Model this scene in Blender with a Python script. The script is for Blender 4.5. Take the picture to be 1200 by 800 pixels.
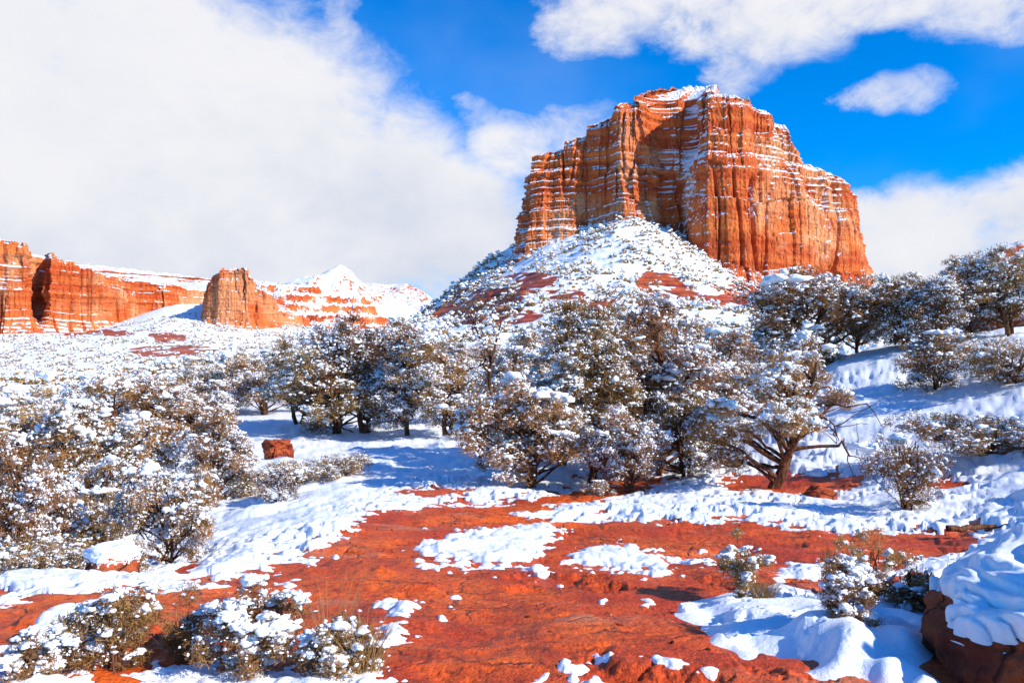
import bpy, bmesh, math, random
import numpy as np
from mathutils import Vector, Matrix

R = math.radians
scene = bpy.context.scene
for o in list(bpy.data.objects):
    bpy.data.objects.remove(o)
COL = scene.collection

# ------------------------------------------------------------------ camera
F = 940.0                                   # focal length in pixels of a 1200 px wide frame
CAMZ = 1.7
PITCH = math.atan(30 / F)
cam_data = bpy.data.cameras.new('camera')
cam_data.sensor_width = 36.0
cam_data.lens = 36.0 * F / 1200.0
cam_data.clip_start = 0.05
cam_data.clip_end = 30000
cam = bpy.data.objects.new('camera', cam_data)
COL.objects.link(cam)
cam.location = (0, 0, CAMZ)
cam.rotation_euler = (R(90) + PITCH, 0, 0)
scene.camera = cam

# ------------------------------------------------------------------ sun and exposure
SUN_AZ, SUN_EL = R(120), R(30)              # azimuth clockwise from the view direction
to_sun = Vector((math.sin(SUN_AZ) * math.cos(SUN_EL), math.cos(SUN_AZ) * math.cos(SUN_EL), math.sin(SUN_EL)))
sun_data = bpy.data.lights.new('sun', 'SUN')
sun_data.energy = 4.6
sun_data.angle = R(0.5)
sun_data.color = (1.0, 0.90, 0.76)
sun = bpy.data.objects.new('sun', sun_data)
COL.objects.link(sun)
sun.location = (60, -30, 60)
sun.rotation_euler = to_sun.to_track_quat('Z', 'Y').to_euler()
vs = scene.view_settings
vs.view_transform = 'Standard'
vs.look = 'None'
vs.exposure = 0.70
vs.gamma = 1.0
vs.use_curve_mapping = False


def ray(px, py):
    u, v = (px - 600) / F, (400 - py) / F
    return u, math.cos(PITCH) - v * math.sin(PITCH), math.sin(PITCH) + v * math.cos(PITCH)


def at(px, py, Y):
    x, y, z = ray(px, py)
    return Vector((x / y * Y, Y, CAMZ + z / y * Y))


def azel(px, py):
    x, y, z = ray(px, py)
    return math.atan2(x, y), math.atan2(z, math.hypot(x, y))


# ------------------------------------------------------------------ node helper
class NT:
    def __init__(self, tree):
        self.t = tree

    def n(self, kind, props=None, **ins):
        nd = self.t.nodes.new(kind)
        for k, v in (props or {}).items():
            setattr(nd, k, v)
        for k, v in ins.items():
            key = int(k[1:]) if k[0] == 'i' and k[1:].isdigit() else k.replace('_', ' ')
            self.put(nd.inputs[key], v)
        return nd

    def put(self, sock, v):
        if isinstance(v, bpy.types.NodeSocket):
            self.t.links.new(v, sock)
        else:
            sock.default_value = v

    def m(self, op, a, b=None, c=None, clamp=False):
        nd = self.t.nodes.new('ShaderNodeMath')
        nd.operation = op
        nd.use_clamp = clamp
        self.put(nd.inputs[0], a)
        if b is not None:
            self.put(nd.inputs[1], b)
        if c is not None:
            self.put(nd.inputs[2], c)
        return nd.outputs[0]

    def mapr(self, v, a, b, c=0.0, d=1.0, smooth=True):
        nd = self.t.nodes.new('ShaderNodeMapRange')
        nd.interpolation_type = 'SMOOTHSTEP' if smooth else 'LINEAR'
        for i, x in enumerate((v, a, b, c, d)):
            self.put(nd.inputs[i], x)
        return nd.outputs[0]

    def mix(self, f, a, b, mode='MIX'):
        nd = self.t.nodes.new('ShaderNodeMix')
        nd.data_type = 'RGBA'
        nd.blend_type = mode
        self.put(nd.inputs[0], f)
        self.put(nd.inputs[6], a)
        self.put(nd.inputs[7], b)
        return nd.outputs[2]

    def noise(self, vec, scale, detail=5.0, rough=0.55, dist=0.0):
        nd = self.t.nodes.new('ShaderNodeTexNoise')
        self.put(nd.inputs['Vector'], vec)
        nd.inputs['Scale'].default_value = scale
        nd.inputs['Detail'].default_value = detail
        nd.inputs['Roughness'].default_value = rough
        nd.inputs['Distortion'].default_value = dist
        return nd.outputs['Fac']

    def scl(self, vec, s):
        nd = self.t.nodes.new('ShaderNodeVectorMath')
        nd.operation = 'MULTIPLY'
        self.put(nd.inputs[0], vec)
        nd.inputs[1].default_value = s
        return nd.outputs[0]


def C(r, g, b):
    return (r, g, b, 1.0)


# ------------------------------------------------------------------ sky
world = bpy.data.worlds.new('World')
scene.world = world
world.use_nodes = True
wt = world.node_tree
wt.nodes.clear()
W = NT(wt)
sky = W.n('ShaderNodeTexSky', dict(sky_type='NISHITA', sun_disc=False, sun_elevation=SUN_EL, sun_rotation=SUN_AZ,
                                   altitude=1300.0, air_density=1.0, dust_density=0.3, ozone_density=3.0))
hs = W.n('ShaderNodeHueSaturation', None, Saturation=2.2, Value=1.34, Color=sky.outputs[0])
tc = W.n('ShaderNodeTexCoord')
dirv = W.n('ShaderNodeVectorMath', dict(operation='NORMALIZE'), i0=tc.outputs['Generated']).outputs[0]
sep = W.n('ShaderNodeSeparateXYZ', None, i0=dirv)
n1 = W.noise(W.scl(dirv, (1, 1, 1.5)), 7.0, 9.0, 0.62, 0.25)
n2 = W.noise(W.scl(dirv, (1, 1, 1.4)), 3.2, 4.0, 0.5, 0.0)
n3 = W.noise(W.scl(dirv, (1, 1, 1.7)), 17.0, 9.0, 0.66, 0.5)
az = W.m('ARCTAN2', sep.outputs[0], sep.outputs[1])
el = W.m('ARCSINE', sep.outputs[2])
# wobble the cloud outlines
az = W.m('ADD', az, W.m('MULTIPLY', W.m('SUBTRACT', n1, 0.5), 0.16))
el = W.m('ADD', el, W.m('MULTIPLY', W.m('SUBTRACT', n2, 0.5), 0.14))
# (px, py, half width px, half height px, strength)
CLOUDS = [
    (60, 200, 330, 290, 1.0), (250, 215, 300, 215, 1.0), (430, 240, 165, 150, 1.0), (520, 275, 120, 120, .95),
    (-150, 160, 400, 330, 1.0), (330, 70, 150, 70, .55), (200, 70, 190, 95, .8), (400, 45, 45, 60, .45),
    (600, 180, 95, 70, .55), (670, 140, 80, 40, .45), (560, 130, 40, 40, .35), (500, 318, 130, 45, .8),
    (740, 12, 110, 48, .58), (900, 28, 130, 60, .70), (1040, 0, 170, 40, .72), (870, 88, 55, 38, .45), (1150, 5, 110, 38, .52),
    (1045, 122, 70, 24, .55), (1085, 108, 40, 18, .35),
    (1045, 268, 110, 60, .85), (1145, 258, 80, 46, .75), (1060, 318, 150, 44, .8), (1300, 255, 160, 66, .85), (1220, 330, 100, 30, .5),
]
dens = None
for (px, py, hw, hh, st) in CLOUDS:
    a0, e0 = azel(px, py)
    dx = W.m('DIVIDE', W.m('SUBTRACT', az, a0), hw / F)
    dy = W.m('DIVIDE', W.m('SUBTRACT', el, e0), hh / F)
    d2 = W.m('ADD', W.m('MULTIPLY', dx, dx), W.m('MULTIPLY', dy, dy))
    g = W.m('MULTIPLY', W.mapr(d2, 1.35, 0.0, 0.0, 1.0), st)
    dens = g if dens is None else W.m('MAXIMUM', dens, g)
d = W.m('ADD', dens, W.m('MULTIPLY', W.m('SUBTRACT', n1, 0.5), 1.15))
d = W.m('ADD', d, W.m('MULTIPLY', W.m('SUBTRACT', n3, 0.5), 0.75))
alpha = W.mapr(d, 0.08, 0.82)
alpha = W.m('MULTIPLY', alpha, W.mapr(dens, 0.02, 0.2))
# thin veil, and paler air low down
veil = W.m('MULTIPLY', W.mapr(n2, 0.45, 0.75), 0.10)
alpha = W.m('MAXIMUM', alpha, veil)
shade = W.mapr(W.m('ADD', W.m('ADD', el, W.m('MULTIPLY', W.m('SUBTRACT', n2, 0.5), 0.42)), W.m('MULTIPLY', W.m('SUBTRACT', n1, 0.5), 0.25)), 0.04, 0.30)
ccol = W.mix(shade, C(4.15, 4.45, 5.15), C(5.3, 5.35, 5.65))
ccol = W.mix(W.m('MULTIPLY', W.mapr(n1, 0.35, 0.65), 0.25), ccol, C(6.1, 6.0, 6.05))
deep = W.mix(1.0, hs.outputs[0], C(0.26, 0.92, 1.12), 'MULTIPLY')
skycol = W.mix(alpha, deep, ccol)
bg = W.n('ShaderNodeBackground', None, Color=skycol, Strength=0.1)
out = W.n('ShaderNodeOutputWorld', None, Surface=bg.outputs[0])


# ------------------------------------------------------------------ numpy noise
def _hash(ix, iy, iz, seed):
    h = (ix.astype(np.uint32) * np.uint32(374761393) + iy.astype(np.uint32) * np.uint32(668265263)
         + iz.astype(np.uint32) * np.uint32(2147483647) + np.uint32((seed * 974711 + 12345) & 0xffffffff))
    h = (h ^ (h >> np.uint32(13))) * np.uint32(1274126177)
    h = (h ^ (h >> np.uint32(15))) * np.uint32(2246822519)
    return h ^ (h >> np.uint32(16))


_A = np.linspace(0, 2 * np.pi, 257)[:256]
_GX, _GY = np.cos(_A), np.sin(_A)


def pn2(x, y, seed=0):
    x0, y0 = np.floor(x), np.floor(y)
    fx, fy = x - x0, y - y0
    ix, iy = x0.astype(np.int64), y0.astype(np.int64)
    z = np.zeros_like(ix)
    u, v = fx * fx * fx * (fx * (fx * 6 - 15) + 10), fy * fy * fy * (fy * (fy * 6 - 15) + 10)

    def g(dx, dy):
        h = _hash(ix + dx, iy + dy, z, seed) & np.uint32(255)
        return _GX[h] * (fx - dx) + _GY[h] * (fy - dy)
    a = g(0, 0) * (1 - u) + g(1, 0) * u
    b = g(0, 1) * (1 - u) + g(1, 1) * u
    return (a * (1 - v) + b * v) * 1.5


def fbm(x, y, octv=4, seed=0, gain=0.5, lac=2.03):
    s, a = 0.0, 1.0
    for k in range(octv):
        s = s + a * pn2(x, y, seed + k * 17)
        x, y, a = x * lac + 13.7, y * lac + 7.3, a * gain
    return s


def ridged(x, y, octv=3, seed=0):
    s, a = 0.0, 1.0
    for k in range(octv):
        s = s + a * (1 - np.abs(pn2(x, y, seed + k * 17)) * 2)
        x, y, a = x * 2.03 + 3.1, y * 2.03 + 9.2, a * 0.5
    return s


def sst(a, b, x):
    t = np.clip((x - a) / (b - a), 0, 1)
    return t * t * (3 - 2 * t)


# ------------------------------------------------------------------ mesh helpers
def mesh_np(name, V, Fq, mat=None, parent=None, smooth=True, attrs=None, tris=None):
    """V (n,3); Fq (m,4) quads and/or tris (k,3): ONE mesh object."""
    me = bpy.data.meshes.new(name)
    V = np.asarray(V, dtype=np.float32)
    Fq = np.zeros((0, 4), np.int32) if Fq is None else np.asarray(Fq, np.int32)
    T = np.zeros((0, 3), np.int32) if tris is None else np.asarray(tris, np.int32)
    me.vertices.add(len(V))
    me.vertices.foreach_set('co', V.ravel())
    nl = Fq.size + T.size
    me.loops.add(nl)
    me.loops.foreach_set('vertex_index', np.concatenate([Fq.ravel(), T.ravel()]))
    npol = len(Fq) + len(T)
    me.polygons.add(npol)
    st = np.concatenate([np.arange(len(Fq)) * 4, Fq.size + np.arange(len(T)) * 3]).astype(np.int32)
    me.polygons.foreach_set('loop_start', st)
    me.polygons.foreach_set('use_smooth', np.full(npol, smooth, dtype=bool))
    for k, a in (attrs or {}).items():
        at_ = me.attributes.new(k, 'FLOAT', 'POINT')
        at_.data.foreach_set('value', np.asarray(a, np.float32).ravel())
    me.update(calc_edges=True)
    me.validate()
    if mat:
        me.materials.append(mat)
    o = bpy.data.objects.new(name, me)
    COL.objects.link(o)
    if parent:
        o.parent = parent
    return o


def grid_faces(nr, nc, wrap=False):
    i = np.arange(nr - 1)[:, None]
    j = np.arange(nc if wrap else nc - 1)[None, :]
    j2 = (j + 1) % nc
    a, b, c, d_ = i * nc + j, i * nc + j2, (i + 1) * nc + j2, (i + 1) * nc + j
    return np.stack([a + 0 * b, b + 0 * a, c + 0 * a, d_ + 0 * a], -1).reshape(-1, 4)


def tag(o, label=None, cat=None, group=None, kind=None):
    if label:
        o['label'] = label
    if cat:
        o['category'] = cat
    if group:
        o['group'] = group
    if kind:
        o['kind'] = kind
    return o


def empty(name, loc, rz=0.0):
    o = bpy.data.objects.new(name, None)
    o.empty_display_size = 0.2
    COL.objects.link(o)
    o.location = loc
    o.rotation_euler = (0, 0, rz)
    return o


# ------------------------------------------------------------------ materials
def new_mat(name):
    m = bpy.data.materials.new(name)
    m.use_nodes = True
    t = m.node_tree
    t.nodes.clear()
    return m, NT(t)


def finish(m, N, col, rough, bump=None, bstr=0.4, bdist=0.05, sub=0.0, spec=0.3):
    p = N.n('ShaderNodeBsdfPrincipled')
    N.put(p.inputs['Base Color'], col)
    N.put(p.inputs['Roughness'], rough)
    p.inputs['Specular IOR Level'].default_value = spec
    if bump is not None:
        b = N.n('ShaderNodeBump', None, Strength=bstr, Distance=bdist, Height=bump)
        N.put(p.inputs['Normal'], b.outputs[0])
    if sub:
        p.inputs['Subsurface Weight'].default_value = sub
        p.inputs['Subsurface Radius'].default_value = (0.08, 0.10, 0.14)
        p.inputs['Subsurface Scale'].default_value = 0.3
    N.n('ShaderNodeOutputMaterial', None, Surface=p.outputs[0])
    return m


SNOW_COL = C(0.80, 0.86, 0.93)


def snow_material():
    m, N = new_mat('snow')
    pos = N.n('ShaderNodeNewGeometry').outputs['Position']
    a = N.noise(pos, 3.0, 6.0, 0.6)
    b = N.noise(pos, 28.0, 4.0, 0.6)
    h = N.m('ADD', N.m('ADD', N.m('MULTIPLY', a, 0.8), N.m('MULTIPLY', b, 0.25)), N.m('MULTIPLY', N.noise(pos, 140.0, 2.0, 0.6), 0.10))
    col = N.mix(N.mapr(b, 0.3, 0.7), C(0.76, 0.83, 0.91), C(0.82, 0.88, 0.94))
    return finish(m, N, col, 0.55, h, 0.5, 0.06, spec=0.25)


def tree_snow_material():
    m, N = new_mat('clinging_snow')
    pos = N.n('ShaderNodeTexCoord').outputs['Object']
    b = N.noise(pos, 14.0, 4.0, 0.6)
    return finish(m, N, N.mix(b, C(0.77, 0.83, 0.90), C(0.84, 0.88, 0.92)), 0.6, b, 0.5, 0.04, spec=0.2)


def cliff_material(name, snow_thr=0.62, snow_amp=0.5, scale=1.0, shade_bias=0.0, pale=0.75, pale_at=0.5, west=None):
    """Banded red sandstone: strata by height, vertical varnish streaks, snow where the surface is flat enough."""
    m, N = new_mat(name)
    g = N.n('ShaderNodeNewGeometry')
    pos, nrm = g.outputs['Position'], g.outputs['Normal']
    sp = N.n('ShaderNodeSeparateXYZ', None, i0=pos)
    warp = N.noise(pos, 0.012 * scale, 3.0)
    zz = N.m('ADD', sp.outputs[2], N.m('MULTIPLY', warp, 14.0 / scale))
    zv = N.n('ShaderNodeCombineXYZ', None, i2=zz).outputs[0]
    band = N.noise(zv, 0.075 * scale, 3.0, 0.6)
    fine = N.noise(zv, 0.42 * scale, 3.0, 0.7)
    blot = N.noise(pos, 0.022 * scale, 5.0, 0.6)
    streak = N.noise(N.scl(pos, (0.16 * scale, 0.16 * scale, 0.008 * scale)), 1.0, 5.0, 0.65, 0.4)
    grain = N.noise(pos, 0.45 * scale, 6.0, 0.7)
    col = N.mix(N.mapr(band, 0.38, 0.62), C(0.46, 0.070, 0.018), C(0.70, 0.18, 0.046))
    col = N.mix(N.m('MULTIPLY', N.mapr(blot, pale_at, pale_at + 0.18), pale), col, C(0.74, 0.36, 0.17))
    col = N.mix(N.m('MULTIPLY', N.mapr(fine, 0.5, 0.62), 0.45), col, C(0.33, 0.06, 0.022))
    col = N.mix(N.m('MULTIPLY', N.mapr(streak, 0.53, 0.66), 0.62), col, C(0.20, 0.036, 0.017))
    col = N.mix(N.m('MULTIPLY', N.mapr(grain, 0.53, 0.70), 0.42), col, C(0.20, 0.045, 0.02))
    nz = N.n('ShaderNodeSeparateXYZ', None, i0=nrm).outputs[2]
    nx = N.n('ShaderNodeSeparateXYZ', None, i0=nrm).outputs[0]
    sn = N.noise(pos, 0.16 * scale, 7.0, 0.68)
    q = N.m('ADD', nz, N.m('MULTIPLY', N.m('SUBTRACT', sn, 0.5), snow_amp * 2))
    q = N.m('SUBTRACT', q, N.m('MULTIPLY', nx, shade_bias))
    q = N.m('ADD', q, N.m('MULTIPLY', N.m('SUBTRACT', N.noise(pos, 0.022 * scale, 3.0, 0.6), 0.5), 0.8))
    if west:                                                     # more snow has stayed on the cold west wing
        q = N.m('ADD', q, N.m('MULTIPLY', N.mapr(sp.outputs[0], west[0], west[1], 1.0, 0.0), west[2]))
    s = N.mapr(q, snow_thr, snow_thr + 0.10)
    col = N.mix(s, col, SNOW_COL)
    rough = N.mapr(s, 0.0, 1.0, 0.9, 0.6)
    jt = N.n('ShaderNodeTexVoronoi', dict(feature='DISTANCE_TO_EDGE'), Vector=N.scl(pos, (0.10 * scale, 0.10 * scale, 0.016 * scale)), Scale=1.0).outputs['Distance']
    h = N.m('ADD', N.m('ADD', grain, N.m('MULTIPLY', streak, 1.2)), N.m('MULTIPLY', N.mapr(jt, 0.0, 0.08), 0.28))
    return finish(m, N, col, rough, h, 1.0, 2.2 / scale, spec=0.15)


def slickrock_nodes(N, pos):
    a = N.noise(pos, 0.55, 6.0, 0.6)
    b = N.noise(pos, 3.0, 7.0, 0.65)
    c = N.noise(pos, 16.0, 6.0, 0.7)
    e = N.noise(N.scl(pos, (0.35, 1.3, 1.0)), 1.1, 6.0, 0.62, 0.5)
    gr = N.noise(pos, 60.0, 3.0, 0.6)
    col = N.mix(N.mapr(a, 0.36, 0.64), C(0.55, 0.045, 0.003), C(0.84, 0.135, 0.006))
    col = N.mix(N.m('MULTIPLY', N.mapr(b, 0.45, 0.66), 0.7), col, C(0.34, 0.024, 0.003))
    col = N.mix(N.m('MULTIPLY', N.mapr(c, 0.50, 0.64), 0.75), col, C(0.20, 0.016, 0.004))
    col = N.mix(N.m('MULTIPLY', N.mapr(e, 0.57, 0.72), 0.65), col, C(0.64, 0.25, 0.13))
    dk = N.noise(N.scl(pos, (0.7, 1.6, 1.0)), 1.7, 8.0, 0.72, 0.6)
    col = N.mix(N.m('MULTIPLY', N.mapr(dk, 0.55, 0.68), 0.8), col, C(0.075, 0.012, 0.008))
    col = N.mix(N.m('MULTIPLY', N.mapr(gr, 0.5, 0.72), 0.45), col, C(0.74, 0.17, 0.015))
    wv = N.n('ShaderNodeVectorMath', dict(operation='ADD'), i0=N.scl(pos, (0.55, 1.0, 1.0)), i1=N.n('ShaderNodeTexNoise', None, Vector=pos, Scale=1.3, Detail=5.0).outputs['Color']).outputs[0]
    ck = N.n('ShaderNodeTexVoronoi', dict(feature='DISTANCE_TO_EDGE'), Vector=wv, Scale=0.9).outputs['Distance']
    ckm = N.m('MULTIPLY', N.mapr(ck, 0.0, 0.022, 1.0, 0.0), N.mapr(a, 0.42, 0.6))
    col = N.mix(N.m('MULTIPLY', ckm, 0.5), col, C(0.05, 0.010, 0.006))
    vo = N.n('ShaderNodeTexVoronoi', dict(feature='F1'), Vector=pos, Scale=22.0).outputs['Distance']
    h = N.m('ADD', N.m('ADD', N.m('MULTIPLY', b, 1.2), N.m('MULTIPLY', c, 0.55)), N.m('MULTIPLY', gr, 0.12))
    h = N.m('SUBTRACT', h, N.m('MULTIPLY', N.mapr(vo, 0.0, 0.35, 1.0, 0.0), 0.10))
    h = N.m('SUBTRACT', h, N.m('MULTIPLY', ckm, 0.5))
    return col, h


def ground_material():
    m, N = new_mat('red_ground')
    g = N.n('ShaderNodeNewGeometry')
    pos, nrm = g.outputs['Position'], g.outputs['Normal']
    col, h = slickrock_nodes(N, pos)
    sp = N.n('ShaderNodeSeparateXYZ', None, i0=pos)
    zv = N.n('ShaderNodeCombineXYZ', None, i2=N.m('ADD', sp.outputs[2], N.m('MULTIPLY', N.noise(pos, 0.03, 3.0), 6.0))).outputs[0]
    far_rock = N.mix(N.mapr(N.noise(zv, 0.28, 3.0, 0.6), 0.4, 0.62), C(0.24, 0.035, 0.018), C(0.50, 0.11, 0.03))
    fa = N.n('ShaderNodeAttribute', dict(attribute_name='far')).outputs['Fac']
    ba = N.n('ShaderNodeAttribute', dict(attribute_name='bare')).outputs['Fac']
    col = N.mix(fa, col, far_rock)
    nz = N.n('ShaderNodeSeparateXYZ', None, i0=nrm).outputs[2]
    sn = N.noise(pos, 0.22, 7.0, 0.7)
    sn2 = N.noise(pos, 0.035, 4.0, 0.6)
    q = N.m('ADD', nz, N.m('MULTIPLY', N.m('SUBTRACT', sn, 0.5), 0.5))
    q = N.m('ADD', q, N.m('MULTIPLY', N.m('SUBTRACT', sn2, 0.5), 0.35))
    q = N.m('SUBTRACT', q, N.m('MULTIPLY', ba, 0.50))
    s = N.m('MULTIPLY', N.mapr(q, 0.58, 0.68), fa)
    col = N.mix(s, col, SNOW_COL)
    return finish(m, N, col, N.mapr(s, 0, 1, 0.52, 0.6), h, 0.9, 0.07, spec=0.35)


def rock_material():
    m, N = new_mat('red_boulder_rock')
    pos = N.n('ShaderNodeNewGeometry').outputs['Position']
    a = N.noise(pos, 2.2, 6.0, 0.6)
    b = N.noise(pos, 11.0, 7.0, 0.7)
    c = N.noise(N.scl(pos, (1, 1, 4)), 3.0, 5.0, 0.6)
    col = N.mix(N.mapr(a, 0.35, 0.65), C(0.26, 0.042, 0.018), C(0.50, 0.11, 0.034))
    col = N.mix(N.m('MULTIPLY', N.mapr(b, 0.5, 0.68), 0.65), col, C(0.07, 0.016, 0.011))
    col = N.mix(N.m('MULTIPLY', N.mapr(c, 0.56, 0.7), 0.5), col, C(0.33, 0.12, 0.07))
    k_ = N.n('ShaderNodeTexVoronoi', dict(feature='DISTANCE_TO_EDGE'), Vector=N.scl(pos, (1.6, 1.6, 3.4)), Scale=1.0).outputs['Distance']
    km = N.mapr(k_, 0.0, 0.05, 1.0, 0.0)
    col = N.mix(N.m('MULTIPLY', km, 0.5), col, C(0.05, 0.012, 0.009))
    h_ = N.m('SUBTRACT', N.m('ADD', a, N.m('MULTIPLY', b, 0.8)), N.m('MULTIPLY', km, 0.6))
    return finish(m, N, col, 0.85, h_, 1.0, 0.09, spec=0.2)


def leaf_material(name, c0, c1, c2):
    m, N = new_mat(name)
    pos = N.n('ShaderNodeTexCoord').outputs['Object']
    oi = N.n('ShaderNodeObjectInfo').outputs['Random']
    a = N.noise(pos, 1.7, 3.0, 0.6)
    b = N.noise(pos, 9.0, 3.0, 0.6)
    col = N.mix(N.mapr(a, 0.35, 0.65), c0, c1)
    col = N.mix(N.m('MULTIPLY', N.mapr(b, 0.45, 0.7), 0.6), col, c2)
    hs_ = N.n('ShaderNodeHueSaturation', None, Hue=N.mapr(oi, 0, 1, 0.485, 0.515, False), Value=N.mapr(oi, 0, 1, 0.8, 1.2, False), Color=col)
    p_ = N.n('ShaderNodeBsdfPrincipled')
    N.put(p_.inputs['Base Color'], hs_.outputs[0])
    p_.inputs['Roughness'].default_value = 0.7
    p_.inputs['Specular IOR Level'].default_value = 0.15
    tr = N.n('ShaderNodeBsdfTranslucent', None, Color=hs_.outputs[0])
    mx = N.n('ShaderNodeMixShader', None, i0=0.35, i1=p_.outputs[0], i2=tr.outputs[0])
    N.n('ShaderNodeOutputMaterial', None, Surface=mx.outputs[0])
    return m


def bark_material():
    m, N = new_mat('bark')
    pos = N.n('ShaderNodeTexCoord').outputs['Object']
    a = N.noise(N.scl(pos, (9, 9, 1.6)), 2.0, 5.0, 0.65)
    b = N.noise(pos, 3.0, 3.0)
    col = N.mix(N.mapr(a, 0.35, 0.65), C(0.035, 0.016, 0.010), C(0.19, 0.085, 0.045))
    col = N.mix(N.m('MULTIPLY', N.mapr(b, 0.5, 0.7), 0.5), col, C(0.22, 0.13, 0.085))
    return finish(m, N, col, 0.9, a, 0.9, 0.03, spec=0.1)


def straw_material():
    m, N = new_mat('dry_grass')
    pos = N.n('ShaderNodeTexCoord').outputs['Object']
    a = N.noise(pos, 6.0, 3.0)
    return finish(m, N, N.mix(a, C(0.22, 0.12, 0.045), C(0.50, 0.32, 0.13)), 0.7, spec=0.2)


M_SNOW = snow_material()
M_TSNOW = tree_snow_material()
M_BUTTE = cliff_material('butte_sandstone', 0.58, 0.50, 1.0, 0.36, 0.8, 0.47, (150.0, 100.0, 0.16))
M_MESA = cliff_material('mesa_sandstone', 0.50, 0.40, 0.8, 0.10, 0.85, 0.44)
M_SPUR = cliff_material('pale_sandstone', 0.56, 0.40, 0.9, 0.15, 0.6, 0.40)
M_GROUND = ground_material()
M_ROCK = rock_material()
M_JUNIPER = leaf_material('juniper_foliage', C(0.24, 0.120, 0.042), C(0.46, 0.245, 0.095), C(0.62, 0.37, 0.16))
M_PINYON = leaf_material('pinyon_foliage', C(0.11, 0.060, 0.024), C(0.34, 0.180, 0.068), C(0.50, 0.29, 0.12))
M_SCRUB = leaf_material('scrub_foliage', C(0.20, 0.110, 0.040), C(0.40, 0.225, 0.085), C(0.56, 0.35, 0.14))
M_BARK = bark_material()
M_STRAW = straw_material()

# ------------------------------------------------------------------ terrain: heights through points read off the photograph
_CP = [
    # slickrock, near rows
    (0, 800, 4.0), (200, 800, 4.0), (450, 800, 4.0), (620, 800, 4.0), (800, 800, 4.0), (1000, 800, 4.0), (1200, 800, 4.0),
    (0, 745, 5.0), (300, 745, 5.1), (600, 745, 5.2), (900, 745, 5.2), (1200, 745, 5.0),
    (0, 706, 6.0), (100, 695, 6.3), (190, 690, 6.8), (320, 695, 6.7), (450, 690, 7.2), (600, 690, 7.2), (750, 690, 7.2), (900, 690, 7.2), (1050, 690, 7.2), (1200, 690, 7.0),
    (340, 642, 9.6), (450, 640, 9.8), (600, 640, 10), (750, 640, 10), (900, 640, 10), (1050, 640, 10), (1200, 640, 9.4),
    (430, 600, 12.8), (520, 596, 13.5), (620, 596, 14), (750, 600, 13.8), (900, 600, 13.5), (1050, 600, 13), (1200, 592, 12.2),
    (560, 570, 18), (700, 575, 17.5), (800, 572, 17.5), (895, 572, 17), (1050, 568, 16), (1200, 556, 14.5),
    (480, 548, 24), (400, 548, 24), (580, 545, 24), (700, 535, 28), (820, 530, 28),
    # snow slope on the right
    (960, 540, 20), (1060, 520, 20), (1200, 515, 18), (930, 480, 28), (1000, 470, 26), (1100, 462, 25), (1200, 450, 23), (950, 440, 34), (1010, 420, 33), (1100, 404, 33), (1200, 392, 32),
    (1000, 440, 75), (1200, 425, 75), (1350, 380, 33), (1350, 460, 18), (1350, 600, 9), (1350, 800, 4),
    # basin on the left
    (50, 690, 9), (-60, 700, 9), (140, 684, 9.5), (210, 662, 10.8), (290, 632, 12.5), (360, 604, 14), (430, 572, 18),
    (100, 645, 14), (0, 650, 14), (200, 604, 17), (300, 578, 19.5), (100, 585, 20), (0, 585, 20), (350, 560, 22), (100, 545, 27), (0, 545, 27), (250, 528, 32), (330, 534, 30), (420, 528, 31),
    (-150, 800, 4), (-150, 700, 7), (-150, 600, 18), (-150, 500, 45),
    (0, 505, 45), (200, 495, 45), (300, 478, 50), (450, 480, 46), (560, 490, 42), (650, 490, 45), (800, 480, 45),
    (300, 452, 80), (400, 440, 78), (500, 432, 92), (600, 432, 92), (720, 435, 95), (850, 430, 95),
    # valley
    (0, 472, 120), (200, 466, 120), (-150, 470, 120), (0, 452, 300), (150, 442, 400), (300, 420, 400), (0, 414, 700), (200, 404, 700), (0, 391, 860), (110, 388, 940), (150, 374, 985), (200, 358, 1035), (-150, 420, 800), (0, 385, 1150), (180, 378, 1100), (330, 385, 900), (430, 395, 700), (420, 372, 1200),
    # talus cone under the butte
    (540, 402, 240), (650, 392, 260), (750, 385, 280), (860, 378, 300), (480, 400, 350), (470, 386, 720), (490, 369, 720), (545, 330, 720), (600, 288, 725), (690, 270, 632), (640, 298, 605), (600, 326, 572), (560, 357, 530), (520, 388, 480), (615, 300, 660), (560, 340, 630), (510, 375, 610), (660, 272, 690),
    (610, 345, 460), (650, 325, 500), (700, 285, 570), (735, 254, 612), (770, 272, 590), (800, 296, 560), (830, 318, 540), (870, 338, 520), (700, 330, 460), (780, 335, 450), (850, 358, 420),
    (900, 346, 570), (950, 342, 610), (1015, 335, 690), (1100, 350, 750), (1200, 395, 800), (1000, 395, 400), (1200, 410, 400),
    (735, 262, 680), (850, 300, 700), (620, 320, 860), (540, 360, 860), (470, 400, 860), (900, 330, 850), (1050, 360, 950), (700, 340, 950), (1000, 425, 150), (1200, 420, 150),
]
_P = np.array([[math.atan2(at(*c).x, at(*c).y), math.log(math.hypot(at(*c).x, at(*c).y)), (at(*c).z - CAMZ) / math.hypot(at(*c).x, at(*c).y)] for c in _CP])
_ex = []
for th in (-60, -45, -30, -15, 0, 15, 30, 45, 60):
    _ex.append((R(th), math.log(1.6), (0.08 - CAMZ) / 1.6))
    _ex.append((R(th), math.log(2.6), (0.08 - CAMZ) / 2.6))
    _ex.append((R(th), math.log(3000), -0.002))
    _ex.append((R(th), math.log(9000), -0.002))
for th in (-60, 60):
    for r_ in (5, 12, 30, 100, 400):
        _ex.append((R(th), math.log(r_), (-0.8 if r_ > 5 else 0) / r_ - CAMZ / r_))
_P = np.vstack([_P, np.array(_ex)])
_KX, _KY = 1.0 / 0.30, 1.0 / 0.55                       # scales for (angle, log distance)


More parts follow.
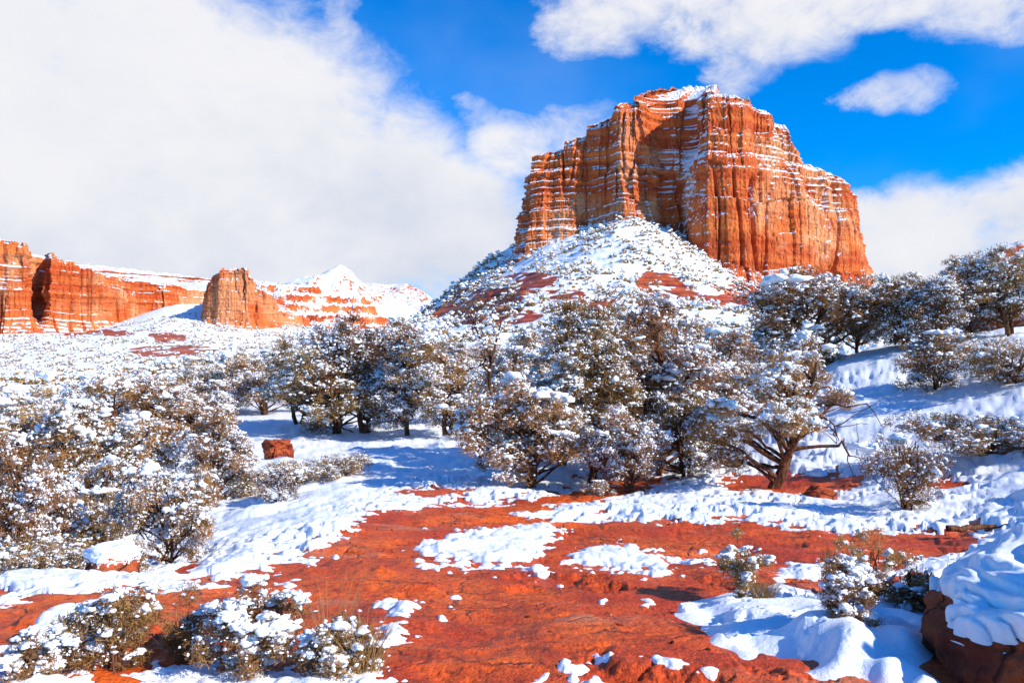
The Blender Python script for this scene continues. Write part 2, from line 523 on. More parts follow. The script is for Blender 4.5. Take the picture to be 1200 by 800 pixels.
def _tps_u(r2):
    return np.where(r2 > 1e-12, r2 * np.log(np.maximum(r2, 1e-12)), 0.0)


_n = len(_P)
_X = np.stack([_P[:, 0] * _KX, _P[:, 1] * _KY], 1)
_D2 = ((_X[:, None] - _X[None]) ** 2).sum(-1)
_Kq = _tps_u(_D2) + np.eye(_n) * 0.0008
_Pm = np.concatenate([np.ones((_n, 1)), _X], 1)
_Aq = np.block([[_Kq, _Pm], [_Pm.T, np.zeros((3, 3))]])
_Wt = np.linalg.solve(_Aq, np.concatenate([_P[:, 2], np.zeros(3)]))


def _elev(th, lr):
    sh = th.shape
    a, b = th.ravel() * _KX, lr.ravel() * _KY
    out_ = np.empty_like(a)
    for i in range(0, len(a), 20000):
        s = slice(i, i + 20000)
        d2 = (a[s, None] - _X[None, :, 0]) ** 2 + (b[s, None] - _X[None, :, 1]) ** 2
        out_[s] = _tps_u(d2) @ _Wt[:_n] + _Wt[_n] + _Wt[_n + 1] * a[s] + _Wt[_n + 2] * b[s]
    return out_.reshape(sh)


# a coarse table of the spline, read back by bilinear interpolation
_TH = np.linspace(-R(75), R(75), 420)
_LR = np.linspace(math.log(0.8), math.log(9000), 520)
_TAB = _elev(*np.meshgrid(_TH, _LR, indexing='ij'))


def elev(th, lr):
    a = np.clip((th - _TH[0]) / (_TH[1] - _TH[0]), 0, len(_TH) - 1.001)
    b = np.clip((lr - _LR[0]) / (_LR[1] - _LR[0]), 0, len(_LR) - 1.001)
    i, j = a.astype(int), b.astype(int)
    fa, fb = a - i, b - j
    return (_TAB[i, j] * (1 - fa) * (1 - fb) + _TAB[i + 1, j] * fa * (1 - fb) + _TAB[i, j + 1] * (1 - fa) * fb + _TAB[i + 1, j + 1] * fa * fb)


def pix(x, y, z):
    """Where a point of the ground lies in the photograph (used once, to trace the outlines of patches on the ground)."""
    cy, sy = math.cos(PITCH), math.sin(PITCH)
    dz = z - CAMZ
    dep = np.maximum(y * cy + dz * sy, 0.05)
    return 600 + F * x / dep, 400 - F * (dz * cy - y * sy) / dep


def base_z(x, y):
    r = np.maximum(np.hypot(x, y), 0.8)
    th = np.arctan2(x, y)
    z = CAMZ + r * elev(np.clip(th, -R(74), R(74)), np.log(r))
    flat = 0.08 + 0.4 * fbm(x * 0.05, y * 0.05, 3, 77) * sst(5, 30, r)
    k = sst(R(48), R(74), np.abs(th))
    return z * (1 - k) + flat * k


def terrace(z, step, hard):
    q = z / step
    f = q - np.floor(q)
    g_ = np.clip((f - 0.5) * hard + 0.5, 0, 1)
    return (np.floor(q) + g_) * step


def rock_z(x, y):
    """Height of the bare ground."""
    r = np.hypot(x, y)
    z = base_z(x, y)
    near = 1 - sst(30, 60, r)
    z = z + near * (0.075 * fbm(x * 0.45, y * 0.7, 3, 5) + 0.026 * fbm(x * 2.1, y * 2.6, 5, 9, gain=.58))
    # thin eroded benches of the slickrock
    zb = terrace(z + 0.06 * fbm(x * 0.6, y * 0.6, 3, 41), 0.085, 4.0)
    z = z + near * 0.75 * (zb - z) * sst(-0.1, 0.35, fbm(x * 0.33, y * 0.33, 2, 31))
    mid = sst(25, 60, r)
    z = z + mid * (0.35 * fbm(x * 0.10, y * 0.10, 3, 12)) * sst(30, 120, r)
    farw = sst(140, 300, r)
    z = z + farw * (3.2 * fbm(x / 60, y / 60, 4, 21) + 0.9 * fbm(x / 13, y / 13, 3, 23)) * (1 - 0.75 * sst(-150, -300, x))
    # strata stepping down the west foot of the cone
    tz = terrace(z + 1.4 * fbm(x / 40, y / 40, 2, 3), 5.2, 3.4)
    kk = farw * sst(35, 12, np.abs(x + 14 + (y - 430) * 0.10)) * sst(330, 380, y) * sst(600, 540, y)
    kk = np.maximum(kk, 0.5 * farw * sst(0, 60, x) * sst(380, 420, y) * sst(640, 600, y) * sst(-0.1, 0.3, fbm(x / 45, y / 45, 2, 55)))
    return z + kk * (tz - z)


# ------------------------------------------------------------------ traced patches of bare rock and of snow on the near ground
def poly_sd(px, py, poly):
    """Signed distance to a polygon, positive inside."""
    P = np.asarray(poly, float)
    d2 = np.full(px.shape, 1e18)
    ins = np.zeros(px.shape, bool)
    for i in range(len(P)):
        ax, ay = P[i]
        bx, by = P[(i + 1) % len(P)]
        ex, ey = bx - ax, by - ay
        t = np.clip(((px - ax) * ex + (py - ay) * ey) / max(ex * ex + ey * ey, 1e-9), 0, 1)
        d2 = np.minimum(d2, (px - ax - t * ex) ** 2 + (py - ay - t * ey) ** 2)
        c = ((ay > py) != (by > py)) & (px < (bx - ax) * (py - ay) / ((by - ay) if by != ay else 1e-9) + ax)
        ins ^= c
    d_ = np.sqrt(d2)
    return np.where(ins, d_, -d_)


BARE = [
    [(-300, 712), (0, 706), (100, 698), (190, 690), (262, 686), (300, 672), (350, 655), (395, 628), (440, 603), (520, 592), (560, 594), (600, 590), (640, 580), (740, 566), (762, 572),
     (690, 588), (610, 596), (592, 604), (640, 611), (760, 613), (860, 611), (910, 617), (960, 627), (1040, 627), (1100, 622), (1145, 620), (1130, 642), (1075, 662), (1045, 690), (960, 690),
     (850, 692), (806, 702), (800, 720), (850, 752), (930, 778), (990, 800), (1020, 860), (-300, 900)],
    [(1088, 704), (1200, 650), (1300, 640), (1300, 960), (1125, 960), (1118, 812), (1080, 782), (1094, 740)],
    [(846, 560), (900, 557), (1002, 561), (1012, 570), (930, 577), (850, 573)],
    [(690, 560), (740, 556), (790, 562), (760, 570), (700, 570)],
    [(200, 668), (228, 656), (236, 660), (212, 674)],
    [(470, 574), (520, 571), (555, 576), (500, 582)],
    [(1085, 566), (1122, 564), (1120, 572), (1088, 574)],
]
PATCH = [
    [(484, 640), (520, 628), (572, 619), (640, 612), (668, 624), (640, 640), (636, 655), (590, 663), (540, 661), (500, 656)],
    [(655, 660), (690, 641), (742, 639), (792, 656), (770, 667), (700, 669)],
    [(752, 664), (796, 669), (790, 679), (762, 676)], [(805, 657), (832, 656), (832, 662), (806, 663)],
    [(446, 704), (464, 702), (482, 712), (474, 728), (462, 744), (455, 757), (446, 752), (450, 730), (444, 716)],
    [(615, 800), (640, 785), (672, 776), (690, 770), (712, 774), (706, 788), (708, 802), (680, 812), (620, 812)],
    [(754, 768), (790, 769), (816, 770), (806, 777), (770, 775)],
    [(742, 704), (758, 703), (760, 710), (746, 711)], [(798, 717), (810, 717), (810, 725), (799, 725)],
    [(905, 668), (930, 661), (972, 662), (966, 676), (916, 679)],
    [(280, 683), (330, 677), (336, 683), (290, 687)], [(346, 655), (372, 653), (366, 661)],
    [(150, 794), (195, 770), (250, 778), (330, 790), (390, 782), (445, 776), (452, 800), (440, 840), (140, 840)], [(-20, 790), (50, 776), (100, 790), (90, 840), (-20, 840)],
    [(866, 762), (880, 763), (876, 771), (864, 770)], [(835, 748), (870, 748), (866, 757), (842, 756)],
    [(1040, 668), (1075, 655), (1090, 660), (1060, 676)], [(495, 664), (512, 662), (508, 670)],
    [(640, 596), (700, 600), (690, 607), (620, 603)], [(618, 668), (634, 666), (632, 676)],
]
DRIFT = [(802, 702), (850, 688), (930, 690), (1000, 700), (1060, 694), (1082, 700), (1086, 740), (1070, 780), (1110, 815), (1100, 860), (1040, 860), (1000, 806), (930, 780), (850, 752), (804, 722)]


def snow_t(x, y, zr):
    """Thickness of the near snow above the bare ground (negative where the rock is bare)."""
    px, py = pix(x, y, zr)
    r = np.hypot(x, y)
    wob = fbm(x * 1.5, y * 1.5, 4, 61)
    wob2 = fbm(x * 5.5, y * 5.5, 3, 67)
    # pixel distances become metres on the ground: across y they are foreshortened
    k = r / F
    bare = np.full(x.shape, -1e9)
    pyk = py
    for p in BARE:
        p2_ = [(a, 430 + (b - 430) * 2.2) for a, b in p]
        bare = np.maximum(bare, poly_sd(px, 430 + (pyk - 430) * 2.2, p2_) * k)
    dr = poly_sd(px, 430 + (py - 430) * 2.2, [(a, 430 + (b - 430) * 2.2) for a, b in DRIFT]) * k
    ind = sst(-0.35, -0.1, dr)
    s = -bare + (0.16 - 0.06 * ind) * wob + 0.07 * (1 - ind) * wob2                       # metres inside the snow
    isl = np.full(x.shape, -1e9)
    for p in PATCH:
        p2_ = [(a, 430 + (b - 430) * 2.2) for a, b in p]
        isl = np.maximum(isl, poly_sd(px, 430 + (pyk - 430) * 2.2, p2_) * k)
    frag = np.where(isl > -0.6, fbm(x * 3.3, y * 3.3, 3, 63) - 0.72 + 0.6 * np.minimum(isl, 0), -1) * 0.4
    isl = np.maximum(isl + 0.13 * wob + 0.17 * wob2 - 0.02, frag)
    # streaky thin snow: bare specks through the apron near its edge
    speck = fbm(x * 2.2 + y * 0.9, y * 4.2 - x * 1.2, 4, 71)
    s = s - 0.55 * sst(0.12, 0.5, speck) * sst(1.7, 0.1, s)
    s = np.maximum(s, isl)
    h = 0.022 + 0.045 * sst(0.0, 0.35, s) + 0.05 * sst(0.2, 1.2, s) + 0.05 * sst(1.0, 3.0, s)
    for (cx, cy, rad, hh) in [(838, 706, .26, .10), (880, 712, .30, .13), (928, 716, .30, .15), (965, 728, .26, .15), (1005, 716, .30, .17), (1048, 706, .28, .14), (1062, 742, .24, .15), (1040, 768, .22, .16),
                              (1000, 752, .24, .17), (968, 762, .20, .10), (1022, 792, .22, .13), (1066, 806, .20, .13), (905, 742, .22, .08), (960, 696, .3, .11), (870, 735, .2, .06)]:
        Yc = (CAMZ - 0.16) / ((cy - 430) / F)
        Xc = (cx - 600) / F * Yc
        h = h + 0.8 * hh * np.exp(-((x - Xc) ** 2 + (y - Yc) ** 2) / (rad * .62) ** 2)
    behind = y < 2.0
    t = np.where(s > 0, h * (1 - np.exp(-np.maximum(s, 0) / (0.06 + 0.04 * ind))), np.maximum(s * 0.6, -0.06))
    t = t + np.where(s > 0.1, 1, 0) * sst(0.1, 0.6, s) * (0.030 * fbm(x * 1.6, y * 1.6, 3, 91) + 0.05 * fbm(x * 0.5, y * 0.5, 2, 95))
    # lumps over buried stones and tussocks on the slopes
    lump = np.maximum(fbm(x * 0.95, y * 0.95, 2, 101) - 0.28, 0)
    t = t + 0.22 * lump * sst(0.4, 1.5, s) * sst(9, 12, r)
    t = np.where(behind, -0.06, t)
    fade = sst(44, 40, r)
    return t * fade - 0.08 * (1 - fade)


def surf_z(x, y):
    """Top of whatever covers the ground at one point."""
    X_, Y_ = np.array([float(x)]), np.array([float(y)])
    z = rock_z(X_, Y_)
    if math.hypot(x, y) < 40 and y > 2:
        z = z + np.maximum(snow_t(X_, Y_, z), 0)
    return float(z[0])


# ground sheet (polar fan round the camera, to the horizon)
_th_in = np.arange(-R(41), R(41), R(0.09))
_th = np.concatenate([np.linspace(-math.pi, -R(41), 90)[:-1], _th_in, np.linspace(R(41), math.pi, 90)[:-1]])
_r = np.concatenate([np.linspace(0.9, 2.4, 12)[:-1], 1 / np.linspace(1 / 2.4, 1 / 44.0, 430)[:-1], np.geomspace(44, 150, 110)[:-1], np.geomspace(150, 760, 420)[:-1], np.geomspace(760, 9000, 70)])
TT, RR = np.meshgrid(_th, _r)
GX, GY = RR * np.sin(TT), RR * np.cos(TT)
GZ = rock_z(GX, GY)
far = sst(39, 41.5, RR)
_px, _py = pix(GX, GY, GZ)


def bare_mask(x, y, z):
    """Where the far slopes show red ledges through the snow."""
    qx, qy = pix(x, y, z)
    m_ = np.zeros(x.shape)
    for (cx, cy, hw, hh) in [(772, 332, 26, 16), (798, 345, 30, 10), (866, 345, 32, 12), (848, 352, 30, 8), (560, 354, 36, 16), (625, 328, 34, 9), (590, 372, 50, 8), (600, 346, 44, 8), (535, 366, 34, 8), (660, 345, 30, 6), (900, 352, 40, 12), (700, 356, 30, 8),
                             (40, 378, 70, 8), (205, 412, 60, 8), (190, 395, 40, 6), (0, 372, 40, 6), (110, 390, 50, 5)]:
        g_ = ((qx - cx) / hw) ** 2 + ((qy - cy) / hh) ** 2
        m_ = np.maximum(m_, np.where(y > 60, np.clip(1.5 - g_, 0, 1), 0))
    return m_ * sst(-0.6, 0.1, fbm(x / 22, y / 22, 3, 111)) * 1.15


bare = bare_mask(GX, GY, GZ)
gv = np.stack([GX, GY, GZ], -1).reshape(-1, 3)
nc = len(_th)
gf = grid_faces(len(_r), nc, wrap=True)[:, ::-1]
cv = len(gv)
gv = np.vstack([gv, [[0, 0, float(rock_z(np.array([0.01]), np.array([0.9]))[0])]]])
ct = np.stack([np.full(nc, cv), np.arange(nc), (np.arange(nc) + 1) % nc], 1)
ground = mesh_np('ground', gv, gf, M_GROUND, tris=ct[:, ::-1], attrs={'far': np.append(far.ravel(), 0), 'bare': np.append(bare.ravel(), 0)})
tag(ground, kind='structure')

# snow lying on the near ground: a sheet of its own with real thickness
_r2 = np.concatenate([1 / np.linspace(1 / 2.6, 1 / 46.0, 640)])
TT, RR = np.meshgrid(np.arange(-R(50), R(50), R(0.085)), _r2)
SX, SY = RR * np.sin(TT), RR * np.cos(TT)
SZr = rock_z(SX, SY)
St = snow_t(SX, SY, SZr)
# the deep drift settles into soft pillows
_jr = np.searchsorted(_r2, 9.5)
_jc = np.searchsorted(TT[0], R(4))
_sub = St[:_jr, _jc:].copy()
_qx, _qy = pix(SX[:_jr, _jc:], SY[:_jr, _jc:], SZr[:_jr, _jc:])
_k = sst(-0.5, -0.1, poly_sd(_qx, 430 + (_qy - 430) * 2.2, [(a, 430 + (b - 430) * 2.2) for a, b in DRIFT]) * np.hypot(SX, SY)[:_jr, _jc:] / F)
_bl = _sub.copy()
for _ in range(70):
    _bl[1:-1] = (_bl[:-2] + 2 * _bl[1:-1] + _bl[2:]) / 4
    _bl[:, 1:-1] = (_bl[:, :-2] + 2 * _bl[:, 1:-1] + _bl[:, 2:]) / 4
St[:_jr, _jc:] = _sub + _k * (_bl + 0.015 - _sub)
# drop faces that stay buried
keep = (St > -0.045)
fq = grid_faces(len(_r2), TT.shape[1])[:, ::-1]
kf = keep.ravel()[fq].any(1)
fq = fq[kf]
used = np.unique(fq)
remap = np.full(St.size, -1)
remap[used] = np.arange(len(used))
sv = np.stack([SX, SY, SZr + St], -1).reshape(-1, 3)[used]
snow = mesh_np('snow', sv, remap[fq], M_SNOW)
tag(snow, kind='stuff')


# ------------------------------------------------------------------ cliffs
def cliff(name, pts, zbase, mat, n_s=1500, n_t=260, n_c=46, seed=1, summit=None, big=10.0, crack=4.5, strata=3.0, lean=0.09, sc=1.0, flare=(60, 30, 8), core=0.35, ledge_fn=None, cap_py=None, rise=6.0, tower=1.0, base_lay=0.25):
    """A closed rock body: pts = (px, Y, rim py) round the outline seen from above."""
    P = np.array([[at(a, c, b).x, at(a, c, b).y, at(a, c, b).z] for a, b, c in pts])
    seg = np.linalg.norm(np.diff(np.vstack([P, P[:1]])[:, :2], axis=0), axis=1)
    S = np.concatenate([[0], np.cumsum(seg)])
    L = S[-1]
    # density: more columns on the side towards the camera
    cm = 0.5 * (P[:, 1] + np.roll(P[:, 1], -1))
    wseg = np.where(cm < P[:, 1].mean() + 20, 3.0, 1.0) * seg
    cw = np.concatenate([[0], np.cumsum(wseg)])
    s = np.interp(np.linspace(0, cw[-1], n_s, endpoint=False), cw, S)
    Pc = np.vstack([P, P[:1]])
    q = np.stack([np.interp(s, S, Pc[:, k]) for k in range(3)], 1)
    for _ in range(int(6 * sc) + 3):                                  # round the corners a little
        q[:, :2] = (np.roll(q[:, :2], 1, 0) + 2 * q[:, :2] + np.roll(q[:, :2], -1, 0)) / 4
    tan = np.roll(q[:, :2], -3, 0) - np.roll(q[:, :2], 3, 0)
    tan /= np.linalg.norm(tan, axis=1)[:, None] + 1e-9
    area = 0.5 * np.sum(P[:, 0] * np.roll(P[:, 1], -1) - np.roll(P[:, 0], -1) * P[:, 1])
    nrm = np.stack([tan[:, 1], -tan[:, 0]], 1) * (1 if area > 0 else -1)
    t = np.linspace(0, 1, n_t)[:, None]
    blk = pn2(np.floor((s[None] + 4 * fbm(s[None] / 9, 0 * s[None], 2, seed)) / (11 * sc)) * 0.713 + seed, 0 * s[None] + 0.37, seed + 5)
    rim = q[None, :, 2] + big * 0.45 * blk + big * 0.2 * fbm(s[None] / (26 * sc), 0 * s[None] + seed, 3, seed + 5) + 1.2 * sc * fbm(s[None] / (5 * sc), 0 * s[None], 2, seed + 9)
    z = zbase + t * (rim - zbase)
    ss = s[None] + 0 * t
    disp = big * fbm(ss / (55 * sc), z / (260 * sc), 2, seed)
    zw = z + 2.5 * sc * fbm(ss / (50 * sc), z / (60 * sc), 2, seed + 50)
    # blocks of one layer are offset against those of the next
    layer = np.floor(zw / (26 * sc) + 0.35 * fbm(ss / (60 * sc), 0 * ss, 2, seed + 33))
    warp = 3.0 * sc * fbm(ss / (20 * sc), z / (170 * sc), 2, seed + 2) + 4.0 * sc * pn2(layer * 3.17 + 0.5, 0 * z + 0.41, seed + 34)
    slab = sst(-0.15, 0.35, fbm(ss / (38 * sc), z / (70 * sc), 2, seed + 21))
    cr = pn2((ss + warp) / (19 * sc), z / (150 * sc), seed + 20)
    disp -= crack * np.exp(-(cr / 0.07) ** 2) * (0.35 + 0.9 * slab)
    cr2 = pn2((ss + warp) / (7.5 * sc), z / (60 * sc), seed + 30)
    disp -= 0.30 * crack * np.exp(-(cr2 / 0.05) ** 2) * slab
    disp += 0.8 * sc * pn2(np.floor((ss + warp) / (6.3 * sc)) * 0.77, layer * 1.7 + 0.3, seed + 36) * crack * 0.3
    disp += tower * 1.5 * sc * pn2(np.floor((ss + 0.5 * warp + 2 * fbm(ss / 9, z / 70, 2, seed + 38)) / (15 * sc)) * 0.77, layer * 0.6 + 0.3, seed + 37)
    disp += 0.07 * crack * fbm((ss + warp) / (11 * sc), z / (70 * sc), 3, seed + 40)
    lay = fbm(zw / (6.5 * sc), 0 * zw + seed, 3, seed + 60, gain=0.6)
    lw = ledge_fn(s[None], q, t, z) if ledge_fn else (0.5 + 0.5 * sst(-0.2, 0.3, fbm(ss / (45 * sc), z / (55 * sc), 2, seed + 61)))
    disp += strata * lay * (base_lay + (1 - base_lay) * lw)
    rg = np.random.default_rng(seed)
    zi = zbase + 25 * sc
    while zi < rim.max():
        wi = sst(-0.25, 0.2, fbm(s[None] / (33 * sc) + zi, 0 * s[None] + zi * 0.31, 2, seed + 62))
        disp -= rg.uniform(0.8, 2.6) * strata * 0.45 * wi * lw * sst(zi - 0.5 * sc, zi + 0.5 * sc, zw)
        zi += rg.uniform(5, 15) * sc
    disp += 0.5 * sc * fbm(ss / (2.6 * sc), z / (3.5 * sc), 3, seed + 70) - 0.8 * sc * np.maximum(ridged(ss / (9 * sc), z / (13 * sc), 3, seed + 71) - 0.9, 0)
    disp -= lean * (z - zbase)
    zf0, zf1, fl = flare
    disp += fl * sst(zf0, zf1, z)
    # shoulder: rounds over into the cap
    disp -= sst(0.965, 1.0, t) * 2.5 * sc
    XY = q[None, :, :2] + nrm[None] * disp[..., None]
    body = np.concatenate([XY, z[..., None]], -1)
    # cap: from the rim towards a core inside the outline
    c0 = np.array(summit[:2]) if summit else q[:, :2].mean(0)
    top = body[-1]
    lim = c0[None] + (top[:, :2] - c0[None]) * core
    cs = np.linspace(0, 1, n_c + 1)[1:][:, None]
    cxy = top[None, :, :2] * (1 - cs[..., None]) + lim[None] * cs[..., None]
    prof = 1 - (1 - cs) ** 1.6
    zc = at(600, cap_py, 1).z - CAMZ if cap_py else 0
    zc = (CAMZ + zc * lim[None, :, 1]) if cap_py else (top[None, :, 2] * 0.4 + top[:, 2].mean() * 0.6 + rise)
    zc = np.minimum(zc, top[None, :, 2] + rise) if cap_py else np.minimum(zc, top[None, :, 2] + rise)
    czz = top[None, :, 2] * (1 - prof) + zc * prof
    czz = terrace(czz + 1.6 * sc * fbm(cxy[..., 0] / (18 * sc), cxy[..., 1] / (18 * sc), 3, seed + 80), 5.0 * sc, 2.2) * 0.6 + czz * 0.4
    czz += 0.9 * sc * fbm(cxy[..., 0] / (5 * sc), cxy[..., 1] / (5 * sc), 3, seed + 81)
    cap = np.concatenate([cxy, czz[..., None]], -1)
    V = np.concatenate([body, cap], 0)
    nr = V.shape[0]
    V = V.reshape(-1, 3)
    Fq = grid_faces(nr, n_s, wrap=True)
    ctr = len(V)
    V = np.vstack([V, [[c0[0], c0[1], float(czz[-1].mean())]]])
    last = (nr - 1) * n_s
    T = np.stack([last + np.arange(n_s), last + (np.arange(n_s) + 1) % n_s, np.full(n_s, ctr)], 1)
    if area < 0:
        Fq, T = Fq[:, ::-1], T[:, ::-1]
    return mesh_np(name, V, Fq, mat, tris=T)


BUTTE = [(597, 690, 256), (600, 668, 232), (604, 660, 208), (612, 650, 198), (616, 648, 180), (646, 643, 174), (652, 641, 160), (678, 635, 152), (682, 634, 138), (712, 629, 130), (716, 628, 120), (744, 622, 121), (750, 622, 110), (766, 626, 106), (782, 640, 106), (800, 636, 106),
         (813, 606, 108), (828, 596, 106), (860, 594, 108), (888, 598, 114), (918, 608, 128), (942, 616, 142), (947, 620, 166), (962, 631, 176), (968, 637, 194), (992, 656, 206), (1008, 678, 230), (1015, 697, 252), (1021, 724, 280),
         (1010, 790, 290), (950, 850, 240), (850, 870, 160), (740, 850, 160), (650, 810, 210), (600, 750, 260)]


def butte_ledges(s, q, t, z):
    xr = q[None, :, 0]
    left = sst(135, 110, xr)                                     # west wing: ledgy high up, the east face smooth in the middle
    a = left * (0.08 + 0.95 * sst(0.42, 0.60, t)) + (1 - left) * (0.09 + 0.50 * sst(0.68, 0.80, t))
    return a * (0.75 + 0.25 * np.sin(s / 23.0))


sm = at(832, 98, 720)
butte = cliff('butte', BUTTE, 24.0, M_BUTTE, n_s=1700, n_t=300, seed=4, summit=(sm.x, sm.y, sm.z), big=7.5, crack=4.4, strata=2.7, lean=0.012, flare=(78, 46, 12), ledge_fn=butte_ledges, cap_py=100, rise=20.0, tower=2.3, base_lay=0.16)
tag(butte, 'huge red sandstone butte with flat snowy top rising above its snow-covered cone', 'butte')

MESA = [(-190, 830, 258), (-90, 850, 264), (-20, 870, 274), (30, 885, 286), (38, 940, 296), (50, 965, 299), (58, 925, 300), (110, 965, 313), (150, 1010, 325), (170, 1060, 328), (198, 1075, 333), (222, 1130, 336), (245, 1180, 338), (300, 1280, 338),
        (300, 1500, 335), (0, 1600, 300), (-250, 1400, 262)]
sm = at(60, 276, 1300)
mesa = cliff('mesa', MESA, 20.0, M_MESA, n_s=1300, n_t=170, n_c=40, seed=11, summit=(sm.x - 60, sm.y, sm.z), big=11.0, crack=8.0, strata=2.4, lean=0.04, sc=1.3, flare=(62, 36, 14), rise=7.0)
tag(mesa, 'long orange cliff-sided mesa with thin snow along its rim, across the valley', 'mesa')

SPUR = [(236, 880, 342), (240, 868, 336), (243, 856, 322), (252, 852, 320), (256, 848, 314), (292, 850, 313), (298, 862, 322), (308, 872, 326), (312, 884, 338), (326, 905, 346), (332, 925, 362), (352, 950, 368), (362, 985, 376), (350, 1060, 360), (300, 1100, 340), (244, 1040, 340)]
sm = at(276, 311, 930)
spur = cliff('rock_spur', SPUR, 20.0, M_SPUR, n_s=800, n_t=150, n_c=26, seed=23, summit=(sm.x, sm.y, sm.z), big=5.0, crack=4.0, strata=1.6, lean=0.03, sc=0.8, flare=(60, 34, 8), rise=9.0, ledge_fn=lambda s, q, t, z: 0.15 + 0.4 * sst(.8, .9, t) + 0.3 * sst(.3, .15, t))
tag(spur, 'pale orange blocky rock tower with a snow-dusted dome at the mesa end', 'rock spur')


def ridge(name, prof, Y, depth_f, depth_b, mat, seed, amp, n_x=360, n_y=120, terr=None, label=None, cat=None, kind=None, pw=1.0):
    """A hill or mountain as a height field: prof = skyline points (px, py) at the distance Y."""
    P = np.array([[at(a, b, Y).x, at(a, b, Y).z] for a, b in prof])
    x = np.linspace(P[0, 0], P[-1, 0], n_x)
    d_ = np.concatenate([np.linspace(-1, 0, int(n_y * .7)), np.linspace(0, 1, int(n_y * .3))[1:]])
    X_, D_ = np.meshgrid(x, d_)
    Y_ = Y + np.where(D_ < 0, D_ * depth_f, D_ * depth_b)
    Hh = np.interp(X_ + 0.12 * depth_f * fbm(X_ / depth_f * 2, Y_ / depth_f * 2, 2, seed + 1), P[:, 0], P[:, 1])
    fall = (1 - np.abs(D_)) ** pw
    Z_ = Hh * fall - 10 * (1 - fall)
    Z_ += amp * (fbm(X_ / (amp * 7), Y_ / (amp * 7), 4, seed) + 0.6 * ridged(X_ / (amp * 5), Y_ / (amp * 9), 3, seed + 3) - 0.6) * sst(0, 0.35, 1 - np.abs(D_)) * (0.35 + 0.65 * np.abs(D_) ** 0.5)
    if terr:
        k = sst(*terr[2], X_) if len(terr) > 2 else 1
        Z_ = Z_ + k * (terrace(Z_, terr[0], terr[1]) - Z_)
    V = np.stack([X_, Y_, Z_], -1).reshape(-1, 3)
    o = mesh_np(name, V, grid_faces(len(d_), n_x), mat)
    tag(o, label, cat, kind=kind)
    return o


M_HILL = cliff_material('snowy_hill', 0.56, 0.62, 0.9, 0.05)
M_FAR = cliff_material('far_forested_snow', 0.74, 0.75, 0.5, 0.05)
M_BAND = cliff_material('banded_hill', 0.50, 0.70, 1.4, 0.05)
ridge('hill', [(255, 400), (290, 345), (315, 330), (345, 331), (372, 337), (400, 345), (425, 346), (442, 356), (470, 385), (500, 410)], 1080, 190, 250, M_BAND, 5, 11, terr=(14, 3.6), label='snowy ledge-banded ridge behind the orange rock tower', cat='ridge')
ridge('hill', [(270, 380), (330, 330), (350, 322), (372, 317), (395, 309), (412, 315), (425, 327), (450, 345), (480, 360), (520, 390)], 1700, 420, 400, M_HILL, 9, 16, label='white pointed snow peak behind the ledge-banded ridge', cat='peak')
ridge('hill', [(150, 360), (200, 335), (240, 331), (300, 330), (350, 331), (420, 327), (450, 331), (475, 332), (500, 340), (530, 352), (600, 380), (700, 400)], 3200, 900, 900, M_FAR, 15, 28, label='long low bluish mountain farthest away beyond the white peak', cat='mountain')
ridge('hill', [(1050, 390), (1100, 345), (1140, 312), (1170, 294), (1195, 284), (1240, 270), (1320, 280), (1420, 330), (1500, 380)], 420, 200, 220, M_FAR, 19, 8, label='shaded snowy wooded hillside beyond the slope trees', cat='hill')


# ------------------------------------------------------------------ plants
def ico(sub):
    bm = bmesh.new()
    bmesh.ops.create_icosphere(bm, subdivisions=sub, radius=1.0)
    V = np.array([v.co[:] for v in bm.verts])
    T = np.array([[v.index for v in f.verts] for f in bm.faces])
    bm.free()
    return V, T


ICO = {k: ico(k) for k in (1, 2, 3)}
ICO[0] = (np.array([[1, 0, 0], [-1, 0, 0], [0, 1, 0], [0, -1, 0], [0, 0, 1], [0, 0, -1.0]]), np.array([[0, 2, 4], [2, 1, 4], [1, 3, 4], [3, 0, 4], [2, 0, 5], [1, 2, 5], [3, 1, 5], [0, 3, 5]]))


def blobs(rng, cen, rad, flat, sub=1, rough=0.28):
    """Lumpy little heaps of snow: cen (n,3), rad (n,), flat (n,) -> verts, tris."""
    V0, T0 = ICO[sub]
    n = len(cen)
    k1, k2 = rng.normal(0, 2.1, (n, 1, 3)), rng.normal(0, 4.2, (n, 1, 3))
    p1, p2 = rng.uniform(0, 6.3, (n, 1)), rng.uniform(0, 6.3, (n, 1))
    f = 1 + rough * np.sin((V0[None] * k1).sum(-1) + p1) + 0.55 * rough * np.sin((V0[None] * k2).sum(-1) + p2)
    if sub > 1:
        f = f + 0.4 * rough * np.sin((V0[None] * rng.normal(0, 8.0, (n, 1, 3))).sum(-1) + p1 * 1.7)
    st = rng.uniform(0.7, 1.4, (n, 1))
    a = rng.uniform(0, 6.3, (n, 1))
    V = V0[None] * f[..., None]
    x, y = V[..., 0] * st, V[..., 1] / st
    V = np.stack([x * np.cos(a) - y * np.sin(a), x * np.sin(a) + y * np.cos(a), V[..., 2] * flat[:, None]], -1)
    V = V * rad[:, None, None] + cen[:, None, :]
    T = T0[None] + (np.arange(n) * len(V0))[:, None, None]
    return V.reshape(-1, 3), T.reshape(-1, 3)


